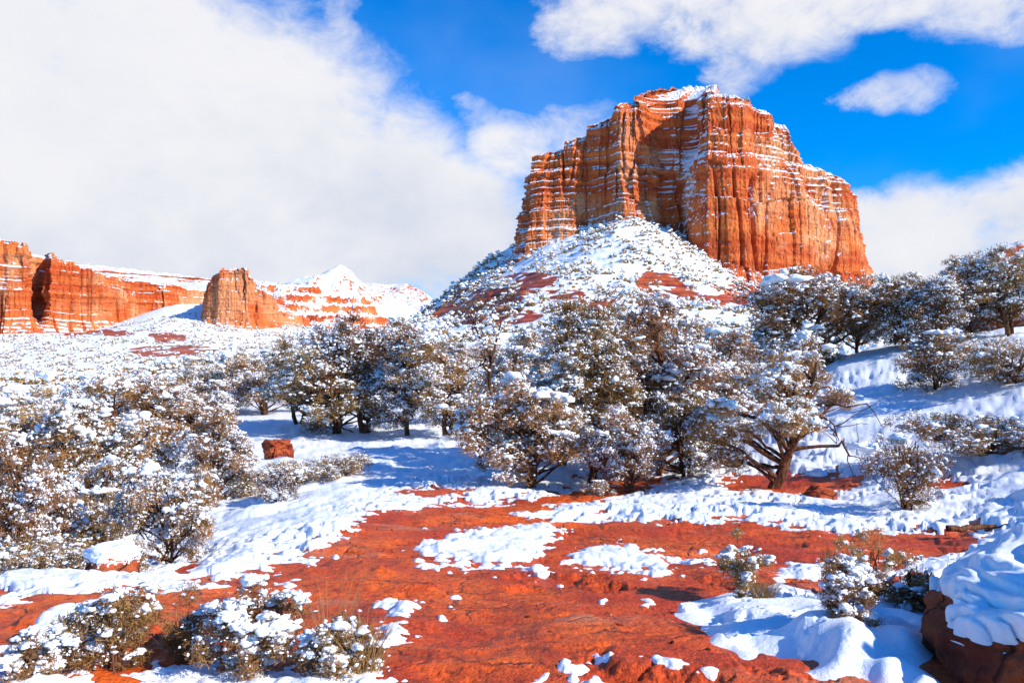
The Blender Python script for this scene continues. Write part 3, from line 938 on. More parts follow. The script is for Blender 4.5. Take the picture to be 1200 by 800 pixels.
def tube(path, r0, r1, sides=6, pw=1.0):
    P = np.asarray(path, float)
    n = len(P)
    d_ = np.gradient(P, axis=0)
    d_ /= np.linalg.norm(d_, axis=1)[:, None] + 1e-9
    up = np.array([0.31, 0.95, 0.05])
    a = np.cross(d_, up)
    a /= np.linalg.norm(a, axis=1)[:, None] + 1e-9
    b = np.cross(d_, a)
    rr = r1 + (r0 - r1) * (1 - np.linspace(0, 1, n)) ** pw
    ph = np.linspace(0, 2 * np.pi, sides, endpoint=False)
    V = P[:, None] + rr[:, None, None] * (np.cos(ph)[None, :, None] * a[:, None] + np.sin(ph)[None, :, None] * b[:, None])
    return V.reshape(-1, 3), grid_faces(n, sides, wrap=True)


class Bag:
    def __init__(self):
        self.V, self.F, self.n = [], [], 0

    def add(self, V, Fc):
        self.V.append(V)
        self.F.append(np.asarray(Fc) + self.n)
        self.n += len(V)

    def obj(self, name, mat, parent=None, smooth=True):
        if not self.V:
            return None
        Fa = np.vstack(self.F)
        if Fa.shape[1] == 4:
            return mesh_np(name, np.vstack(self.V), Fa, mat, parent, smooth)
        return mesh_np(name, np.vstack(self.V), None, mat, parent, smooth, tris=Fa)


def bez(a, b, c, n):
    t = np.linspace(0, 1, n)[:, None]
    return (1 - t) ** 2 * a + 2 * t * (1 - t) * b + t * t * c


def wig(rng, path, amp):
    n = len(path)
    w = np.cumsum(rng.normal(0, 1, (n, 3)), 0)
    w -= np.linspace(0, 1, n)[:, None] * w[-1]
    return path + amp * w / math.sqrt(n)


def leaf_quads(rng, cen, rt, n_leaf, ln, wd):
    """Needle sprays: n_leaf narrow blades round each tuft centre."""
    n = len(cen)
    u = rng.normal(0, 1, (n, n_leaf, 3))
    u /= np.linalg.norm(u, axis=-1, keepdims=True)
    p = cen[:, None] + u * (rng.uniform(0.05, 1, (n, n_leaf, 1)) ** 0.6) * rt[:, None, None] * np.array([1, 1, 0.75])
    d_ = u * 0.8 + np.array([0, 0, 0.35]) + rng.normal(0, 0.55, (n, n_leaf, 3))
    d_ /= np.linalg.norm(d_, axis=-1, keepdims=True)
    s = np.cross(d_, rng.normal(0, 1, (n, n_leaf, 3)))
    s /= np.linalg.norm(s, axis=-1, keepdims=True) + 1e-9
    L = ln * rng.uniform(0.6, 1.3, (n, n_leaf, 1))
    w = wd * rng.uniform(0.7, 1.3, (n, n_leaf, 1))
    q = np.stack([p - d_ * L * .5 - s * w * .5, p - d_ * L * .5 + s * w * .5, p + d_ * L * .5 + s * w * .3, p + d_ * L * .5 - s * w * .3], 2)
    V = q.reshape(-1, 3)
    return V, np.arange(len(V)).reshape(-1, 4)


def make_plant(name, seed, H, rx, c0, n_lump, rl, n_tuft, rt, n_leaf, ln, wd, leaf_mat, stems=1, lean=(0, 0), trunk_r=0.11, snow=1.0, sub=1, flat=0.6, crown_name='crown', stem_name='trunk', trunk_top=0.8, extra_bare=0, lump_snow=0.15, bend=0.25, taper=0.0, clots=17, twigs=.65):
    """A plant: trunk with limbs and twigs, foliage in separate clumps with gaps, snow lying on the clumps."""
    rng = np.random.default_rng(seed)
    root = empty(name, (0, 0, 0))
    wood, leaf, sn = Bag(), Bag(), Bag()
    # stems
    paths = []
    for k in range(stems):
        a = rng.uniform(0, 6.3) if stems > 1 else 0
        off = np.array([math.cos(a), math.sin(a), 0]) * (0.28 * rx if stems > 1 else 0)
        tip = np.array([lean[0], lean[1], H * trunk_top * rng.uniform(0.8, 1.0)]) + off * rng.uniform(0.7, 1.6)
        mid = np.array([lean[0] * .3, lean[1] * .3, H * trunk_top * .45]) + off * .4 + rng.normal(0, bend, 3) * np.array([1, 1, 0]) * H * .25
        p = wig(rng, bez(np.array([0, 0, -0.25]) + off * .15, mid, tip, 16), 0.025 * H)
        p[0] = np.array([0, 0, -0.25]) + off * .15
        paths.append(p)
        wood.add(*tube(p, trunk_r / math.sqrt(stems) * rng.uniform(.85, 1.15), trunk_r * 0.18, 8, 1.0))
    # lump centres in a bent ellipsoid, kept apart
    cz, hz = H * (c0 + 1) / 2, H * (1 - c0) / 2
    L, tries = [], 0
    while len(L) < n_lump and tries < 4000:
        tries += 1
        u = rng.normal(0, 1, 3)
        u /= np.linalg.norm(u)
        f = rng.uniform(0.12, 1.0) ** 0.45 * (1 + .26 * math.sin(2.3 * u[0] + 1.9 * u[2] + seed) + .16 * math.sin(5.1 * u[1] - 3.3 * u[2] + 2 * seed))
        zz = u[2] * f
        wd_ = 1 - taper * (zz * .5 + .5)
        q = np.array([u[0] * f * rx * wd_, u[1] * f * rx * wd_, cz + zz * (hz - rl * flat * .6)])
        hfrac = np.clip(q[2] / H, 0, 1)
        q[:2] += np.array(lean) * hfrac * 1.2
        if all(np.linalg.norm((q - o_) / np.array([1, 1, flat])) > rl * 0.85 for o_ in L):
            L.append(q)
    tc_, tr_, tw_ = [], [], []
    for q in L:
        p = paths[rng.integers(len(paths))]
        hd = np.linalg.norm(p[:, :2] - q[:2], axis=1)
        za = np.clip(q[2] - 0.45 * hd.min() - 0.1 * H, 0.06 * H, None)
        i = int(np.clip(np.argmin(np.abs(p[:, 2] - za)), 2, len(p) - 2))
        a = p[i]
        dist = np.linalg.norm(q - a)
        mid = (a + q) / 2 + np.array([0, 0, rng.uniform(-0.16, 0.10) * dist]) + rng.normal(0, 0.07 * dist, 3)
        lp = wig(rng, bez(a, mid, q, 9), 0.05 * dist)
        lp[0] = a
        r0 = trunk_r * (0.2 + 0.3 * min(1, dist / (rx + .1))) / math.sqrt(stems)
        wood.add(*tube(lp, r0, r0 * .3, 5))
        rr = rl * rng.uniform(0.6, 1.35)
        u = rng.normal(0, 1, (n_tuft, 3))
        u /= np.linalg.norm(u, axis=1)[:, None]
        tq = q + u * (rng.uniform(0.1, 1, (n_tuft, 1)) ** 0.5) * rr * np.array([1, 1, flat])
        for t_ in tq:
            if rng.random() < twigs:
                e = lp[rng.integers(5, 9)]
                wood.add(*tube(np.array([e, (e + t_) / 2 + rng.normal(0, .04 * rr, 3), t_]), r0 * .32, r0 * .12, 3))
        tc_.append(tq)
        tr_.append(np.full(n_tuft, rt) * rng.uniform(0.8, 1.45, n_tuft))
        wl = rng.choice([.25, .6, 1.0, 1.35, 1.6])
        tw_.append(np.full(n_tuft, wl))
        if rng.random() < lump_snow * snow * wl:
            nb_ = 5
            off = rng.normal(0, .38, (nb_, 3)) * np.array([1, 1, .22]) * rr
            off[0] = 0
            sn.add(*blobs(rng, q + np.array([0, 0, rr * flat * .78]) + off, rr * rng.uniform(.20, .40, nb_) * (1.35 if stems > 8 else 1.0), rng.uniform(.35, .6, nb_), min(sub + 1, 3), .42))
    for k in range(extra_bare):                                       # bare dead limbs
        p = paths[rng.integers(len(paths))]
        a = p[rng.integers(3, 12)]
        ang = rng.uniform(0, 6.3)
        ln_ = rx * rng.uniform(0.5, 1.0)
        e = a + np.array([math.cos(ang) * ln_, math.sin(ang) * ln_, ln_ * rng.uniform(-.25, .5)])
        lp = wig(rng, bez(a, (a + e) / 2 + np.array([0, 0, .2 * ln_]), e, 9), .16 * ln_)
        lp[0] = a
        wood.add(*tube(lp, trunk_r * .28, trunk_r * .05, 5))
        for j in range(4):
            b_ = lp[rng.integers(3, 9)]
            c_ = b_ + rng.normal(0, .3 * ln_, 3)
            wood.add(*tube(wig(rng, np.linspace(b_, c_, 5), .05 * ln_), trunk_r * .09, trunk_r * .03, 3))
    T_, Rr, Wl = np.vstack(tc_), np.concatenate(tr_), np.concatenate(tw_)
    leaf.add(*leaf_quads(rng, T_, Rr, n_leaf, ln, wd))
    # snow on the tufts: some cushions, many small clots clinging to the sprays
    hz_ = np.clip(T_[:, 2] / H, 0, 1)
    pick = rng.random(len(T_)) < np.clip((0.20 + 0.34 * hz_) * snow * Wl, 0, 1)
    tcap = T_[pick]
    sn.add(*blobs(rng, tcap + np.array([0, 0, .45]) * Rr[pick][:, None], Rr[pick] * rng.uniform(.22, .55, pick.sum()), rng.uniform(.35, .70, pick.sum()), sub, .45))
    for k in range(clots):
        pick = rng.random(len(T_)) < 0.62 * snow * Wl
        m_ = pick.sum()
        u = rng.normal(0, 1, (m_, 3))
        u /= np.linalg.norm(u, axis=1)[:, None]
        u[:, 2] = np.abs(u[:, 2]) * .8 - .12
        c_ = T_[pick] + u * Rr[pick][:, None] * rng.uniform(.6, 1.1, (m_, 1))
        sn.add(*blobs(rng, c_, Rr[pick] * rng.uniform(.06, .20, m_), rng.uniform(.35, 1.0, m_), 0 if k > 1 else 1, .5))
    wood.obj(stem_name, M_BARK, root)
    leaf.obj(crown_name, leaf_mat, root, smooth=False)
    sn.obj('snow', M_TSNOW, root)
    root['_h'] = float(T_[:, 2].max()) + rt * .7
    return root


def copy_tree(o):
    c = o.copy()
    COL.objects.link(c)
    for ch in list(o.children):
        d_ = ch.copy()
        COL.objects.link(d_)
        d_.parent = c
        for g_ in ch.children:
            e_ = g_.copy()
            COL.objects.link(e_)
            e_.parent = d_
    return c


PROTO = {
    # tall dark pinyon pines
    'P1': lambda: make_plant('pinyon_pine', 1, 5.0, 1.5, 0.04, 36, .52, 15, .24, 34, .13, .022, M_PINYON, flat=.85, trunk_r=.13, lean=(.2, .1), taper=.35),
    'P2': lambda: make_plant('pinyon_pine', 2, 4.2, 1.7, 0.02, 36, .52, 15, .24, 34, .13, .022, M_PINYON, flat=.85, stems=2, trunk_r=.15, taper=.15),
    'P3': lambda: make_plant('pinyon_pine', 3, 3.6, 1.9, 0.0, 36, .52, 15, .24, 34, .13, .022, M_PINYON, flat=.85, stems=2, trunk_r=.14, lean=(-.3, .1)),
    # brown-olive junipers
    'J1': lambda: make_plant('juniper_tree', 11, 4.0, 1.6, 0.0, 42, .45, 15, .22, 38, .10, .020, M_JUNIPER, flat=.9, stems=2, trunk_r=.14, bend=.3),
    'J2': lambda: make_plant('juniper_tree', 12, 3.4, 1.7, -.04, 44, .45, 15, .22, 38, .10, .020, M_JUNIPER, flat=.9, stems=3, trunk_r=.15, bend=.3),
    'J3': lambda: make_plant('juniper_tree', 13, 3.0, 1.8, -.06, 44, .44, 14, .21, 38, .10, .020, M_JUNIPER, flat=.9, stems=3, trunk_r=.13),
    'J4': lambda: make_plant('juniper_tree', 14, 4.4, 1.5, 0.0, 40, .46, 15, .22, 38, .10, .020, M_JUNIPER, flat=.9, stems=2, trunk_r=.14, lean=(.3, 0)),
    # the leaning one in the open, its limbs showing
    'JH': lambda: make_plant('juniper_tree', 27, 3.4, 1.5, 0.16, 28, .40, 15, .18, 40, .085, .016, M_JUNIPER, flat=.7, stems=2, trunk_r=.17, lean=(-.45, .1), extra_bare=9, sub=2, bend=.45),
    # low scrub
    'S1': lambda: make_plant('snowy_shrub', 21, 1.3, .85, -.05, 28, .26, 10, .13, 34, .06, .015, M_SCRUB, stems=6, trunk_r=.06, snow=1.0, crown_name='foliage', stem_name='stems', flat=.8, clots=7),
    'S2': lambda: make_plant('snowy_shrub', 22, 1.0, .95, -.05, 26, .27, 10, .13, 34, .06, .015, M_SCRUB, stems=7, trunk_r=.06, snow=1.1, crown_name='foliage', stem_name='stems', flat=.8, clots=8),
    'S3': lambda: make_plant('snowy_shrub', 23, 1.5, .8, 0.0, 22, .26, 10, .13, 26, .06, .014, M_SCRUB, stems=9, trunk_r=.06, snow=.7, crown_name='foliage', stem_name='stems', flat=.9, extra_bare=14, clots=6),
}
_first = {}


def place(kind, px, base, top, Y, label, cat, group=None, w=1.0, rz=None, X=None, name=None):
    if kind not in _first:
        o = _first[kind] = PROTO[kind]()
    else:
        o = copy_tree(_first[kind])
    p = at(px, base, Y)
    x = p.x if X is None else X
    z = surf_z(x, Y)
    Hd = (base - top) / F * Y
    # heights are measured to the ground found there, so a hidden base does not shrink the tree
    Hd = max(0.35, at(px, top, Y).z - z) if X is None else (base - top) / F * Y
    s = Hd / o['_h']
    rr_ = random.Random(int(px * 7 + base * 13 + Y * 31))
    o.location = (x, Y, z - 0.02)
    o.rotation_euler = (0, 0, rr_.uniform(0, 6.28) if rz is None else rz)
    o.scale = (s * w, s * w, s)
    for k in ('label', 'category', 'group'):
        if k in o:
            del o[k]
    tag(o, label, cat, group)
    return o


PT, JT, SH = 'pine tree', 'juniper tree', 'shrub'
TREES = [
    # centre stand
    ('P1', 690, 562, 336, 19.0, 'tallest snow-flecked pinyon of the centre stand, its straight brown trunk bare halfway up', PT, None, 1.0, 0.4),
    ('J1', 772, 550, 345, 21.5, 'wide brown juniper just behind the straight-trunked tallest pinyon', JT, None, 1.15, None),
    ('J3', 625, 572, 432, 17.8, 'bushy juniper with snow pads where the centre stand meets the snow trail', JT, None, 1.0, None),
    ('J2', 735, 576, 470, 17.0, 'low dense brown juniper at the foot of the centre stand, beside bare red rock', JT, None, .9, None),
    ('J4', 605, 540, 378, 26.0, 'slim juniper between the bare dead tree and the tallest pinyon', JT, None, 1.0, None),
    ('J1', 835, 520, 385, 27.0, 'snowy juniper partly hidden behind the leaning open-branched juniper', JT, None, 1.1, None),
    ('P3', 805, 548, 455, 19.5, 'low shaded bluish pinyon tucked against the west side of the leaning juniper', PT, None, .9, None),
    ('JH', 897, 574, 386, 17.0, 'leaning juniper alone in the open, twisted trunk and bare limbs over red ground', JT, None, 1.0, 2.9),
    ('J2', 655, 535, 400, 23, 'brown juniper filling the gap behind the west edge of the centre stand', JT, None, 1.0, None),
    # stand across the snow trail
    ('P2', 430, 516, 366, 36, 'dark pinyon with the highest top in the stand beyond the snow trail', PT, None, 1.0, None),
    ('P1', 478, 520, 382, 34, 'dark pinyon standing at the shaded snow edge of the trail, second in height there', PT, None, 1.1, None),
    ('J1', 522, 514, 392, 33, 'golden brown juniper at the east end of the stand beyond the snow trail', JT, None, 1.1, None),
    ('P3', 395, 512, 402, 36, 'spreading dark pinyon over blue shaded snow beyond the trail', PT, None, 1.1, None),
    ('P2', 352, 504, 396, 40, 'dark pinyon at the west end of the shaded stand beyond the trail', PT, None, 1.0, None),
    ('J2', 310, 485, 414, 46, 'round brown juniper just west of the shaded pinyon stand', JT, None, 1.2, None),
    ('J3', 262, 482, 410, 48, 'flat-topped juniper in front of the small orange tower foot', JT, None, 1.0, None),
    ('J4', 546, 505, 418, 38, 'small golden juniper beside the bare dead tree', JT, None, 1.3, None),
    # basin on the left
    ('J2', 112, 606, 430, 17.5, 'large juniper with a dark forked trunk rising from the snowy basin', JT, None, 1.0, 1.0),
    ('J1', 20, 700, 500, 11.0, 'tall brown juniper cut by the picture edge beside the red rock shelf', JT, None, .8, None),
    ('J3', 200, 668, 535, 10.8, 'snow-loaded juniper bush leaning on the snow apron, dead brown branch at its base', JT, None, .8, None),
    ('J1', 250, 612, 470, 17, 'brown juniper between the forked-trunk juniper and the snow apron', JT, None, 1.0, None),
    ('J3', 35, 600, 462, 19, 'juniper directly behind the edge-cut brown juniper', JT, None, 1.1, None),
    ('J4', 180, 520, 432, 28, 'olive juniper behind the crown of the forked-trunk juniper', JT, None, 1.4, None),
    ('J2', 232, 520, 440, 30, 'wide pale juniper at the far side of the snowy basin near a blue snow gap', JT, None, 1.2, None),
    ('P3', 330, 600, 545, 16, 'small dark pinyon at the top of the snow apron', PT, None, .9, None),
    # slope on the right
    ('P3', 945, 440, 312, 34, 'broad dark pinyon in shade in front of the butte foot', PT, None, 1.15, None),
    ('P2', 1004, 432, 328, 35, 'dark pinyon with bare lower trunk beside the broad shaded pinyon', PT, None, 1.0, None),
    ('P3', 1062, 418, 318, 33, 'rounded pinyon with snow clots at the west end of the slope crest', PT, None, .9, None),
    ('P2', 1092, 428, 316, 31, 'dense pinyon in the slope crest stand with a brown shrub at its foot', PT, None, 1.0, None),
    ('P1', 1134, 412, 294, 32, 'tallest pinyon of the slope crest stand, against the cloud', PT, None, 1.1, None),
    ('P2', 1185, 408, 288, 31, 'wide snowy pinyon at the crest next to the hazy wooded hillside', PT, None, 1.1, None),
    ('S1', 1098, 458, 386, 25, 'tawny shrub below the slope crest pinyons, on smooth snow', SH, None, 1.0, None),
    ('S2', 1186, 462, 392, 23, 'wide tawny shrub under the easternmost crest pinyon', SH, None, 1.1, None),
    ('S2', 1160, 532, 480, 16.5, 'broad low shrub almost buried in snow on the smooth slope', SH, None, 1.5, None),
    ('S3', 1062, 598, 488, 12.8, 'twiggy half-bare brown bush standing in snow by the brown boulder', SH, None, .85, None),
    ('S1', 930, 470, 425, 27, 'small snow-covered shrub behind the leaning juniper on the slope', SH, None, 1.2, None),
    # shrubs along the apron and the basin
    ('S2', 350, 578, 534, 20, 'snow-covered shrub topping the apron beside the small orange block', SH, None, 1.3, None),
    ('S2', 402, 572, 530, 20, 'round snow-covered shrub where the apron meets the trail', SH, None, 1.2, None),
    ('S1', 292, 596, 540, 17.5, 'whitish shrub in front of the blue gap in the basin', SH, None, 1.2, None),
    ('S2', 70, 694, 628, 9.5, 'white rounded shrub behind the red rock shelf beside the edge-cut juniper', SH, None, 1.1, None),
    ('S1', 150, 690, 640, 9.3, 'thin tawny shrub at the shelf rim by the snow-capped block', SH, None, .9, None),
    ('S2', 40, 706, 655, 8.2, 'low snowy shrub touching the red shelf under the edge-cut juniper', SH, None, 1.1, None),
    ('S1', 120, 640, 572, 13, 'tall snowy shrub under the forked-trunk juniper', SH, None, 1.0, None),
    ('S2', 60, 650, 590, 13, 'snowy shrub between the edge-cut and forked-trunk junipers', SH, None, 1.2, None),
    ('S1', 700, 590, 560, 16, 'small snow-dusted shrub in front of the low dense juniper', SH, None, 1.2, None),
]
for (k, px, b, t_, Y, lab, cat_, gr, w_, rz) in TREES:
    place(k, px, b, t_, Y, lab, cat_, gr, w_, rz)

# farther small trees on both sides: nothing tells them apart
rnd = random.Random(5)
for (px, b, t_, Y) in [(285, 452, 412, 62), (335, 452, 402, 66), (376, 450, 390, 64), (412, 452, 372, 66), (455, 448, 368, 62), (498, 455, 392, 58), (535, 452, 398, 62), (240, 470, 424, 56), (220, 476, 434, 58),
                        (585, 460, 398, 55), (625, 455, 386, 58), (730, 450, 360, 58), (765, 450, 372, 60), (800, 450, 374, 56), (850, 448, 384, 52), (878, 448, 386, 56), (820, 440, 372, 72), (700, 440, 378, 75),
                        (20, 500, 455, 44), (62, 500, 448, 42), (100, 500, 442, 40), (145, 496, 440, 42), (185, 492, 438, 46), (10, 490, 462, 60), (50, 486, 458, 64), (90, 488, 456, 62), (135, 484, 452, 60),
                        (560, 440, 404, 78), (470, 436, 390, 80), (390, 440, 390, 84), (300, 446, 412, 80), (660, 440, 380, 80)]:
    place(rnd.choice(['J1', 'J2', 'J3', 'J4', 'P3']), px, b, t_, Y, 'small snow-flecked tree among many alike behind the nearer trees of the flat', 'tree', 'distant trees across the flat', rnd.uniform(1.0, 1.3))

# trees just outside the frame on the sunny side: they throw the blue shade over the drift and the slope
for (k, X_, Y_, H_, w_, lab, cat_) in [('J2', 5.6, 2.85, 2.25, 1.0, 'broad juniper standing beside the snowy boulder, its shade on the drift', JT),
                                       ('J1', 14.5, 13.5, 3.6, .8, 'juniper on the open slope, shading the smooth snow', JT)]:
    o = copy_tree(_first[k])
    s_ = H_ / o['_h']
    o.location = (X_, Y_, surf_z(X_, Y_) - .03)
    o.scale = (s_ * w_, s_ * w_, s_)
    o.rotation_euler = (0, 0, X_)
    for k_ in ('label', 'category', 'group'):
        if k_ in o:
            del o[k_]
    tag(o, lab, cat_)


# ------------------------------------------------------------------ the bare dead tree
def dead_tree():
    rng = np.random.default_rng(8)
    root = empty('dead_tree', (0, 0, 0))
    b, sn = Bag(), Bag()

    def grow(a, d_, ln_, r, lev):
        e = a + d_ * ln_
        p = wig(rng, np.linspace(a, e, 8), .06 * ln_)
        p[0] = a
        b.add(*tube(p, r, r * .45, 6 if lev < 2 else 4))
        if lev < 4:
            for k in range(5 if lev == 0 else 4):
                i = rng.integers(3, 8)
                u = rng.normal(0, 1, 3)
                u = d_ * .55 + u / np.linalg.norm(u) * .75 + np.array([0, 0, .15])
                u /= np.linalg.norm(u)
                grow(p[i], u, ln_ * rng.uniform(.32, .6), r * .45, lev + 1)
        if lev in (1, 2) and rng.random() < .5:
            sn.add(*blobs(rng, p[3:6] + np.array([0, 0, r]), np.full(3, .05), np.full(3, .6), 1))
    grow(np.array([0, 0, -.2]), np.array([.04, 0, 1.0]), 2.5, .075, 0)
    b.obj('trunk', M_BARK, root)
    sn.obj('snow', M_TSNOW, root)
    return root


dt = dead_tree()
p = at(570, 500, 22.5)
dt.location = (p.x, 22.5, surf_z(p.x, 22.5))
dt.scale = (1.25,) * 3
tag(dt, 'bare dead tree with thin dark trunk, between the two stands of evergreens', 'dead tree')


# ------------------------------------------------------------------ near shrubs in the foreground: small, with fine leaves
def near_shrub(name, seed, label, px, base, Y, H, rx, snow=1.0, leaf=M_SCRUB, n_lump=26, bare=6, lump_snow=.5, ln=.024, wd=.0048, cat='shrub'):
    o = make_plant(name, seed, H, rx, -.12, int(n_lump * 1.7), .13 * rx + .03, 8, .055, 46, ln, wd, leaf, stems=9, trunk_r=.022, twigs=1.1, snow=snow * .75, sub=2, flat=1.05, clots=5, crown_name='foliage', stem_name='stems', extra_bare=bare, lump_snow=lump_snow)
    p_ = at(px, base, Y)
    s_ = H / o['_h']
    o.scale = (s_,) * 3
    o.location = (p_.x, Y, surf_z(p_.x, Y) - .01)
    tag(o, label, cat)
    return o


near_shrub('snowy_shrub', 31, 'upright tawny shrub with a snow-draped twig, growing from the snow drift', 868, 702, 6.7, .60, .24, 1.25, n_lump=15, lump_snow=.35, bare=10)
near_shrub('snowy_shrub', 32, 'sparse shrub of round olive sprigs beside the snowy boulder', 1022, 705, 6.5, .64, .40, .6, M_JUNIPER, n_lump=13, lump_snow=.2, bare=10)
near_shrub('snowy_shrub', 33, 'shrub half buried under a big snow clump in the middle of the drift', 992, 770, 4.9, .40, .20, 1.4, n_lump=16, lump_snow=.9)
near_shrub('snowy_shrub', 34, 'low olive shrub tucked between drift and snowy boulder', 1078, 690, 6.2, .33, .20, .8, M_JUNIPER, n_lump=9)
near_shrub('snowy_shrub', 35, 'olive-gold juniper shrub with upright sprigs on red rock, snow pad beside it', 130, 802, 4.25, .47, .21, .95, n_lump=13, lump_snow=.3)
near_shrub('snowy_shrub', 36, 'widest shrub on the red rock, topped by a thick snow slab', 292, 806, 4.3, .47, .29, 1.35, n_lump=20, lump_snow=.9)
near_shrub('snowy_shrub', 37, 'small gold-tipped shrub against the widest snow-slabbed shrub', 220, 806, 4.5, .44, .14, .8, n_lump=10)
near_shrub('snowy_shrub', 38, 'shrub in the picture corner under a smooth snow hump', 40, 815, 4.0, .26, .20, 1.35, n_lump=12, lump_snow=.9)
near_shrub('snowy_shrub', 39, 'dry straw-coloured shrub with bare twigs and snow lumps beside the shelf crack', 400, 808, 4.2, .30, .20, 1.35, n_lump=12, bare=14, lump_snow=.6)


def grass_tuft(label, px, base, Y, n, hgt, spread):
    rng = np.random.default_rng(int(px))
    bag = Bag()
    for k in range(n):
        a = rng.uniform(0, 6.3)
        d_ = np.array([math.cos(a), math.sin(a), 0])
        b0 = d_ * rng.uniform(0, .06)
        h_ = hgt * rng.uniform(.5, 1.1)
        e = b0 + d_ * spread * rng.uniform(.1, 1) + np.array([0, 0, h_])
        bag.add(*tube(bez(b0, (b0 + e) / 2 + np.array([0, 0, .2 * h_]), e, 5), .0028, .0008, 3))
    o = bag.obj('grass_tuft', M_STRAW)
    p_ = at(px, base, Y)
    o.location = (p_.x, Y, surf_z(p_.x, Y) - .01)
    tag(o, label, 'grass tuft')


grass_tuft('dry grass tuft poking through snow beside the straw-coloured shrub', 425, 806, 4.2, 160, .26, .20)
grass_tuft('fan of long thin dead stalks above the straw-coloured shrub', 385, 800, 4.4, 40, .46, .26)
grass_tuft('dry grass tuft at the foot of the upright tawny shrub', 895, 700, 6.6, 120, .22, .18)
grass_tuft('dead stalks standing in the gap between the two drift shrubs', 968, 690, 6.9, 16, .50, .07)
grass_tuft('pale grass tuft behind the small gold-tipped shrub', 205, 800, 4.6, 50, .2, .12)


# ------------------------------------------------------------------ boulders
def boulder(name, seed, loc, size, label, snow_cov=None, rz=0.0, sub=6, blocky=0.6, cat='boulder', snow_thick=.06, amp=.16):
    rng = np.random.default_rng(seed)
    bm = bmesh.new()
    bmesh.ops.create_icosphere(bm, subdivisions=sub, radius=1.0)
    V = np.array([v.co[:] for v in bm.verts])
    T = np.array([[v.index for v in f.verts] for f in bm.faces])
    bm.free()
    pw = 1 - 0.55 * blocky
    Vs = np.sign(V) * np.abs(V) ** pw
    Vs /= np.max(np.abs(Vs))
    q = Vs * np.array(size)
    L = max(size)
    n_ = V / np.linalg.norm(V, axis=1)[:, None]
    dn = amp * L * (fbm(V[:, 0] * 1.3 + seed, V[:, 1] * 1.3 + V[:, 2] * 1.7, 4, seed) + .35 * fbm(q[:, 2] * 7 / L + 3, V[:, 0] * .6 + V[:, 1] * .6, 3, seed + 3))
    q = q + n_ * dn[:, None]
    root = mesh_np(name, q, None, M_ROCK, tris=T)
    root.location = loc
    root.rotation_euler = (0, 0, rz)
    tag(root, label, cat)
    if snow_cov is not None:
        # snow grows out of the rock where it faces up
        e1, e2 = q[T[:, 1]] - q[T[:, 0]], q[T[:, 2]] - q[T[:, 0]]
        fn = np.cross(e1, e2)
        vn = np.zeros_like(q)
        for k in range(3):
            np.add.at(vn, T[:, k], fn)
        vn /= np.linalg.norm(vn, axis=1)[:, None] + 1e-9
        c = V[:, 2] + .25 * vn[:, 2] + .22 * fbm(q[:, 0] * 2.2 / L * 2, q[:, 1] * 2.2 / L * 2, 3, seed + 8) - snow_cov
        t = np.where(c > 0, snow_thick * (1 - np.exp(-np.maximum(c, 0) / .05)), np.maximum(c, -.05) * .5)
        t = t + sst(.05, .3, c) * snow_thick * .25 * fbm(q[:, 0] * 1.7 / L * 1.5, q[:, 1] * 1.7 / L * 1.5, 2, seed + 9)
        sq = q + n_ * .35 * t[:, None] + np.array([0, 0, .75]) * t[:, None]
        mesh_np('snow_cap', sq, None, M_SNOW, root, tris=T[(c[T] > -.14).any(1)])
    return root


def ground_at(px, py, Y):
    p_ = at(px, py, Y)
    return p_.x, Y, surf_z(p_.x, Y)


x, y, z = ground_at(1240, 720, 5.0)
boulder('boulder', 3, (4.05, 4.58, z - .10), (1.35, 1.72, .56), 'big dark red boulder under a thick smooth snow sheet beside the drift', .62, R(-40), 7, .8, snow_thick=.12, amp=.075)
x, y, z = ground_at(961, 583, 15.0)
boulder('boulder', 7, (x, y, z + .03), (.30, .24, .17), 'small bare reddish brown boulder on snow near the leaning juniper', None, .3, 5, .3)
x, y, z = ground_at(326, 535, 27)
boulder('boulder', 9, (x, y, z + .16), (.40, .30, .46), 'small upright orange rock block lit among snowy shrubs', None, .9, 5, .85, amp=.34)
x, y, z = ground_at(112, 694, 7.6)
boulder('boulder', 12, (x, y + .3, z + .0), (.22, .24, .15), 'dark block under a rounded snow cap at the rim of the red shelf', .34, .8, 5, .6, snow_thick=.045)
for (px, py, Y, s_, lab) in [(85, 770, 4.7, .16, 'rounded snow-capped stone beside the olive-gold juniper shrub'), (806, 716, 6.2, .055, 'fist-sized snow-capped stone at the tip of the drift')]:
    x, y, z = ground_at(px, py, Y)
    boulder('stone', int(px), (x, y, z), (s_ * 1.2, s_, s_ * .7), lab, -.2, .4, 4, .3, cat='stone', snow_thick=s_ * .5)


